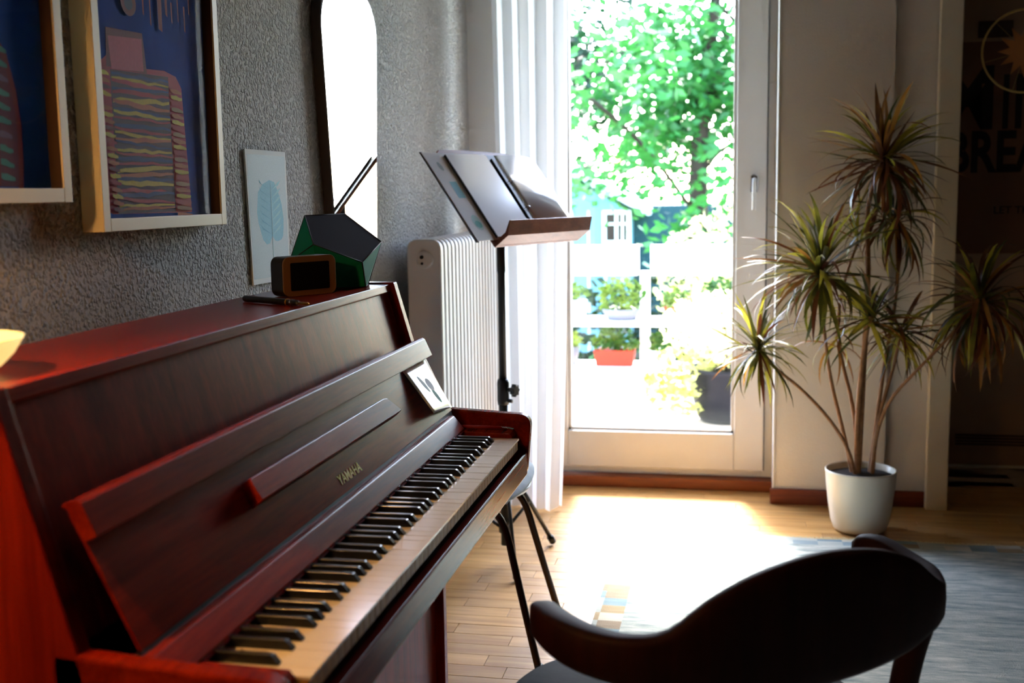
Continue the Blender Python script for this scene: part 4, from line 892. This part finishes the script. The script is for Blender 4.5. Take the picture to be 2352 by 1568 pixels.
# ================================================================== LAMPS OF THE ROOM
emit('warm_globe', lin(255, 186, 108), 210.0)
LX, LY, LZ = .16, .80, 1.52
fl = thing('floor_lamp', (.17, .52, 0), 'arched floor lamp with brass shade leaning over the bass end of the piano', 'lamp')
lathe('base', [(0, .0), (.12, .0), (.12, .014), (.03, .022), (.012, .03), (0, .03)], (.17, .52, 0), 'brass', fl, 32)
tube('pole', smoothpath([(.17, .52, .02), (.17, .52, 1.2), (.17, .52, 1.66), (.165, .60, 1.76), (LX, LY, 1.72), (LX, LY, LZ + .10)], 3), .008, 'brass', fl, 12)
lathe('shade', [(.095, -.03), (.06, .07), (.02, .10), (.0, .10), (.0, .097), (.018, .096), (.057, .068), (.092, -.03)], (LX, LY, LZ), 'brass', fl, 32)
bm = bmesh.new(); bmesh.ops.create_uvsphere(bm, u_segments=20, v_segments=12, radius=.045, matrix=Matrix.Translation((LX, LY, LZ))); me = bpy.data.meshes.new('bulb')
for f in bm.faces: f.smooth = True
bm.to_mesh(me); bm.free(); link('bulb', me, 'warm_globe', fl)
emit('pendant_bulb', lin(255, 196, 130), 26.0)
pd_ = thing('pendant_lamp', (2.3, .2, 2.0), 'pendant lamp with cloth shade hanging over the rug behind the viewer', 'lamp')
tube('cord', [(2.3, .2, 2.3), (2.3, .2, 2.62)], .004, 'black_plastic', pd_, 8)
vs, fs = [], []
lathe('shade', [(.20, 0), (.12, .20), (.03, .215), (.03, .212), (.117, .197), (.197, 0)], (2.3, .2, 2.07), 'shade_cloth', pd_, 40)
bm = bmesh.new(); bmesh.ops.create_uvsphere(bm, u_segments=18, v_segments=12, radius=.05, matrix=Matrix.Translation((2.3, .2, 2.13))); me = bpy.data.meshes.new('bulb')
for f in bm.faces: f.smooth = True
bm.to_mesh(me); bm.free(); link('bulb', me, 'pendant_bulb', pd_)
tube('socket', [(2.3, .2, 2.175), (2.3, .2, 2.30)], .018, 'black_plastic', pd_, 12)

# ================================================================== OUTSIDE
box('terrace_floor', (-2.5, 4.9, -.3), (3.6, 7.75, 0), 'terrace_stone', kind='structure')
box('ground_lawn', (-40, 7.75, -1.7), (40, 70, -1.6), 'lawn_green', kind='structure')
# white plant shelf along the terrace edge
sh = thing('plant_shelf', (.5, 7.25, 0), 'white painted shelf and rail full of plant pots on the terrace', 'shelf')
for xx in (-1.2, -.35, .495, 1.35, 2.2):
    box('post', (xx - .03, 7.30, 0), (xx + .03, 7.36, .74), 'outdoor_white', sh, bev=.004)
for x0_, x1_ in ((-1.6, .452), (.535, 2.6)): box('top_panel', (x0_, 7.26, .715), (x1_, 7.40, .905), 'outdoor_white', sh, bev=.004)
for z_ in (.12, .415): box('board', (-1.6, 7.0, z_), (2.6, 7.36, z_ + .03), 'outdoor_white', sh, bev=.003)
for xx in (-1.2, .36, 1.5): box('front_post', (xx - .022, 7.0, 0), (xx + .022, 7.04, .12), 'outdoor_white', sh, bev=.003)
def foliage(name, c, rx, ry, rz, n, size, mat, parent, seed, clumps=0):
    r = random.Random(seed); vs, fs = [], []; cl = [Vector((r.gauss(0, .45) * rx, r.gauss(0, .45) * ry, r.gauss(0, .45) * rz)) for _ in range(clumps)]
    for _ in range(n):
        if clumps:
            p = r.choice(cl) + Vector((r.gauss(0, .16) * rx, r.gauss(0, .2) * ry, r.gauss(0, .14) * rz))
        else:
            while True:
                p = Vector((r.uniform(-1, 1), r.uniform(-1, 1), r.uniform(-1, 1)))
                if .25 < p.length < 1: break
            p = Vector((p.x * rx, p.y * ry, p.z * rz))
        p += Vector(c); s = size * r.uniform(.6, 1.3); a = Vector((r.uniform(-1, 1), r.uniform(-1, 1), r.uniform(-.7, .4))).normalized(); b_ = a.cross(Vector((r.uniform(-1, 1), r.uniform(-1, 1), r.uniform(-1, 1)))).normalized()
        q = len(vs); vs += [tuple(p - a * s * .6), tuple(p + b_ * s * .3), tuple(p + a * s * .6), tuple(p - b_ * s * .3)]; fs.append((q, q + 1, q + 2, q + 3))
    me = bpy.data.meshes.new(name); me.from_pydata(vs, [], fs); return link(name, me, mat, parent)
def planter(name, x, y, z, w, d, h, potmat, leafmat, label, fh, n, seed, trough=True, size=.045):
    t = thing(name, (x, y, z), label, 'planter', 'plants in pots on the terrace shelf')
    if trough: prism('trough', [(-w / 2 * .88 + x, z), (w / 2 * .88 + x, z), (w / 2 + x, z + h), (-w / 2 + x, z + h)], y - d / 2, y + d / 2, potmat, t, bev=.004)
    else: lathe('pot', [(0, 0), (w * .34, 0), (w * .5, h), (w * .46, h), (w * .4, h * .85), (0, h * .85)], (x, y, z), potmat, t, 24)
    foliage('foliage', (x, y, z + h + fh * .35), w * .58, d * .6, fh * .75, n, size, leafmat, t, seed)
    return t
planter('flower_trough', .315, 7.17, .15, .26, .14, .10, 'terracotta', 'pot_leaf', 'orange flower trough with green plant on the lower terrace shelf', .14, 260, 1)
planter('potted_plant', .36, 7.16, .445, .26, .16, .07, 'grey_pot', 'pot_leaf', 'bushy green plant in grey pot on the middle terrace shelf', .2, 260, 2, False)
planter('potted_plant', .70, 7.16, .445, .16, .14, .08, 'terracotta', 'pot_leaf', 'small terracotta potted plant right of the shelf post', .12, 140, 3, False)
planter('potted_plant', .98, 7.16, .445, .22, .16, .12, 'outdoor_white', 'pot_leaf', 'white bowl of pale green leaves on the middle terrace shelf', .14, 200, 4, False)
planter('potted_plant', .62, 7.17, .15, .18, .14, .10, 'outdoor_white', 'pot_leaf', 'small white potted plant low beside the shelf post', .12, 140, 5, False)
planter('potted_plant', .01, 7.17, .15, .16, .14, .12, 'grey_pot', 'pot_leaf', 'mauve grey pot left of the orange trough', .1, 120, 6, False)
planter('potted_plant', .02, 7.17, .445, .22, .14, .12, 'outdoor_white', 'pot_leaf', 'white planter box on the middle shelf by the curtain', .12, 140, 8)
bp_ = thing('glazed_pot', (1.03, 6.2, 0), 'large black glazed pot with yellow-green shrub on the terrace', 'planter')
lathe('pot', [(0, 0), (.14, 0), (.165, .03), (.195, .16), (.205, .27), (.212, .285), (.205, .30), (.19, .29), (.185, .24), (0, .24)], (1.03, 6.2, 0), 'black_glaze', bp_, 40)
foliage('foliage', (1.00, 6.22, .50), .34, .28, .21, 900, .055, 'yellow_leaf', bp_, 9)
foliage('trailing_foliage', (.78, 6.15, .22), .22, .18, .20, 420, .05, 'yellow_leaf', bp_, 10)
tube('trunk', [(1.03, 6.2, .24), (1.0, 6.2, .6)], .012, 'bark', bp_, 8)
# shrubs and hedge beyond the rail
def shrub(name, c, rx, ry, rz, n, size, mat, label, seed, cl=0):
    t = thing(name, (c[0], c[1], -1.6), label, 'shrub'); foliage('foliage', c, rx, ry, rz, n, size, mat, t, seed, cl); tube('trunk', [(c[0], c[1], -1.6), (c[0], c[1], c[2])], .05, 'bark', t, 8); return t
shrub('sunlit_shrub', (1.15, 9.3, .52), .75, .6, .66, 1900, .07, 'yellow_leaf', 'sunlit yellow-green shrub just beyond the terrace rail', 21)
shrub('hedge_shrub', (1.0, 10.2, -.3), 2.0, .4, .95, 3600, .11, 'hedge_leaf', 'dark green hedge low behind the terrace rail', 22)
# trees
def tree(name, c, base, rx, ry, rz, n, size, label, seed, cl, mat='tree_leaf'):
    t = thing(name, base, label, 'tree', 'trees beyond the terrace')
    p = smoothpath([base, (base[0] + .1, base[1], base[2] + 1.5), (c[0] - .1, c[1], c[2] - .6), (c[0] + .1, c[1], c[2] + rz * .8)], 2)
    tube('trunk', p, [.17 - .13 * q / len(p) for q in range(len(p))], 'bark', t, 10)
    r = random.Random(seed)
    for q in range(7):
        s_ = p[len(p) // 2 + q % (len(p) // 2)]; e_ = Vector(c) + Vector((r.uniform(-.8, .8) * rx, r.uniform(-.6, .6) * ry, r.uniform(-.5, .8) * rz))
        tube('branch', smoothpath([s_, s_.lerp(e_, .5) + Vector((0, 0, .15)), e_]), .022, 'bark', t, 6)
    foliage('crown', c, rx, ry, rz, n, size, mat, t, seed + 1, cl); return t
tree('broadleaf_tree', (.75, 12.2, 2.2), (.62, 12.2, -1.6), 1.5, 1.0, 1.35, 5200, .125, 'broadleaf tree filling the glass door above the yellow shrub', 31, 60)
tree('broadleaf_tree', (-1.35, 15.6, 2.9), (-1.6, 15.6, -1.6), 1.6, 1.0, 1.1, 3000, .13, 'paler tree reaching over the blue garden house', 41, 40)
# garden house
gh = thing('garden_house', (-2.3, 21.5, -1.6), 'blue garden house with white gable roof and small window', 'house')
prism('wall', [(-4.4, -1.6), (-.75, -1.6), (-.75, .93), (-2.58, 1.90), (-4.4, .93)], 20, 23, 'blue_siding', gh)
for k in range(12): box('batten', (-4.2 + k * .3, 19.98, -1.6), (-4.17 + k * .3, 20.0, .93), 'outdoor_white', gh)
prism('roof', [(-2.58, 2.12), (-.40, .96), (-.42, .84), (-2.58, 1.98), (-4.74, .84), (-4.76, .96)], 19.75, 23.2, 'roof_white', gh)
wf = boxes('window_frame', [((-1.235, 19.95, .34), (-1.17, 20.0, .93)), ((-.80, 19.95, .34), (-.735, 20.0, .93)), ((-1.17, 19.95, .87), (-.80, 20.0, .93)), ((-1.17, 19.95, .34), (-.80, 20.0, .40)), ((-1.01, 19.95, .40), (-.965, 20.0, .87)), ((-1.17, 19.95, .68), (-.80, 20.0, .71))], 'outdoor_white', gh)
box('pane', (-1.17, 19.985, .40), (-.80, 19.995, .87), 'screen_black', wf)
box('shed_wall', (-.75, 20.6, -1.6), (1.6, 22, 1.0), 'dark_siding', gh)
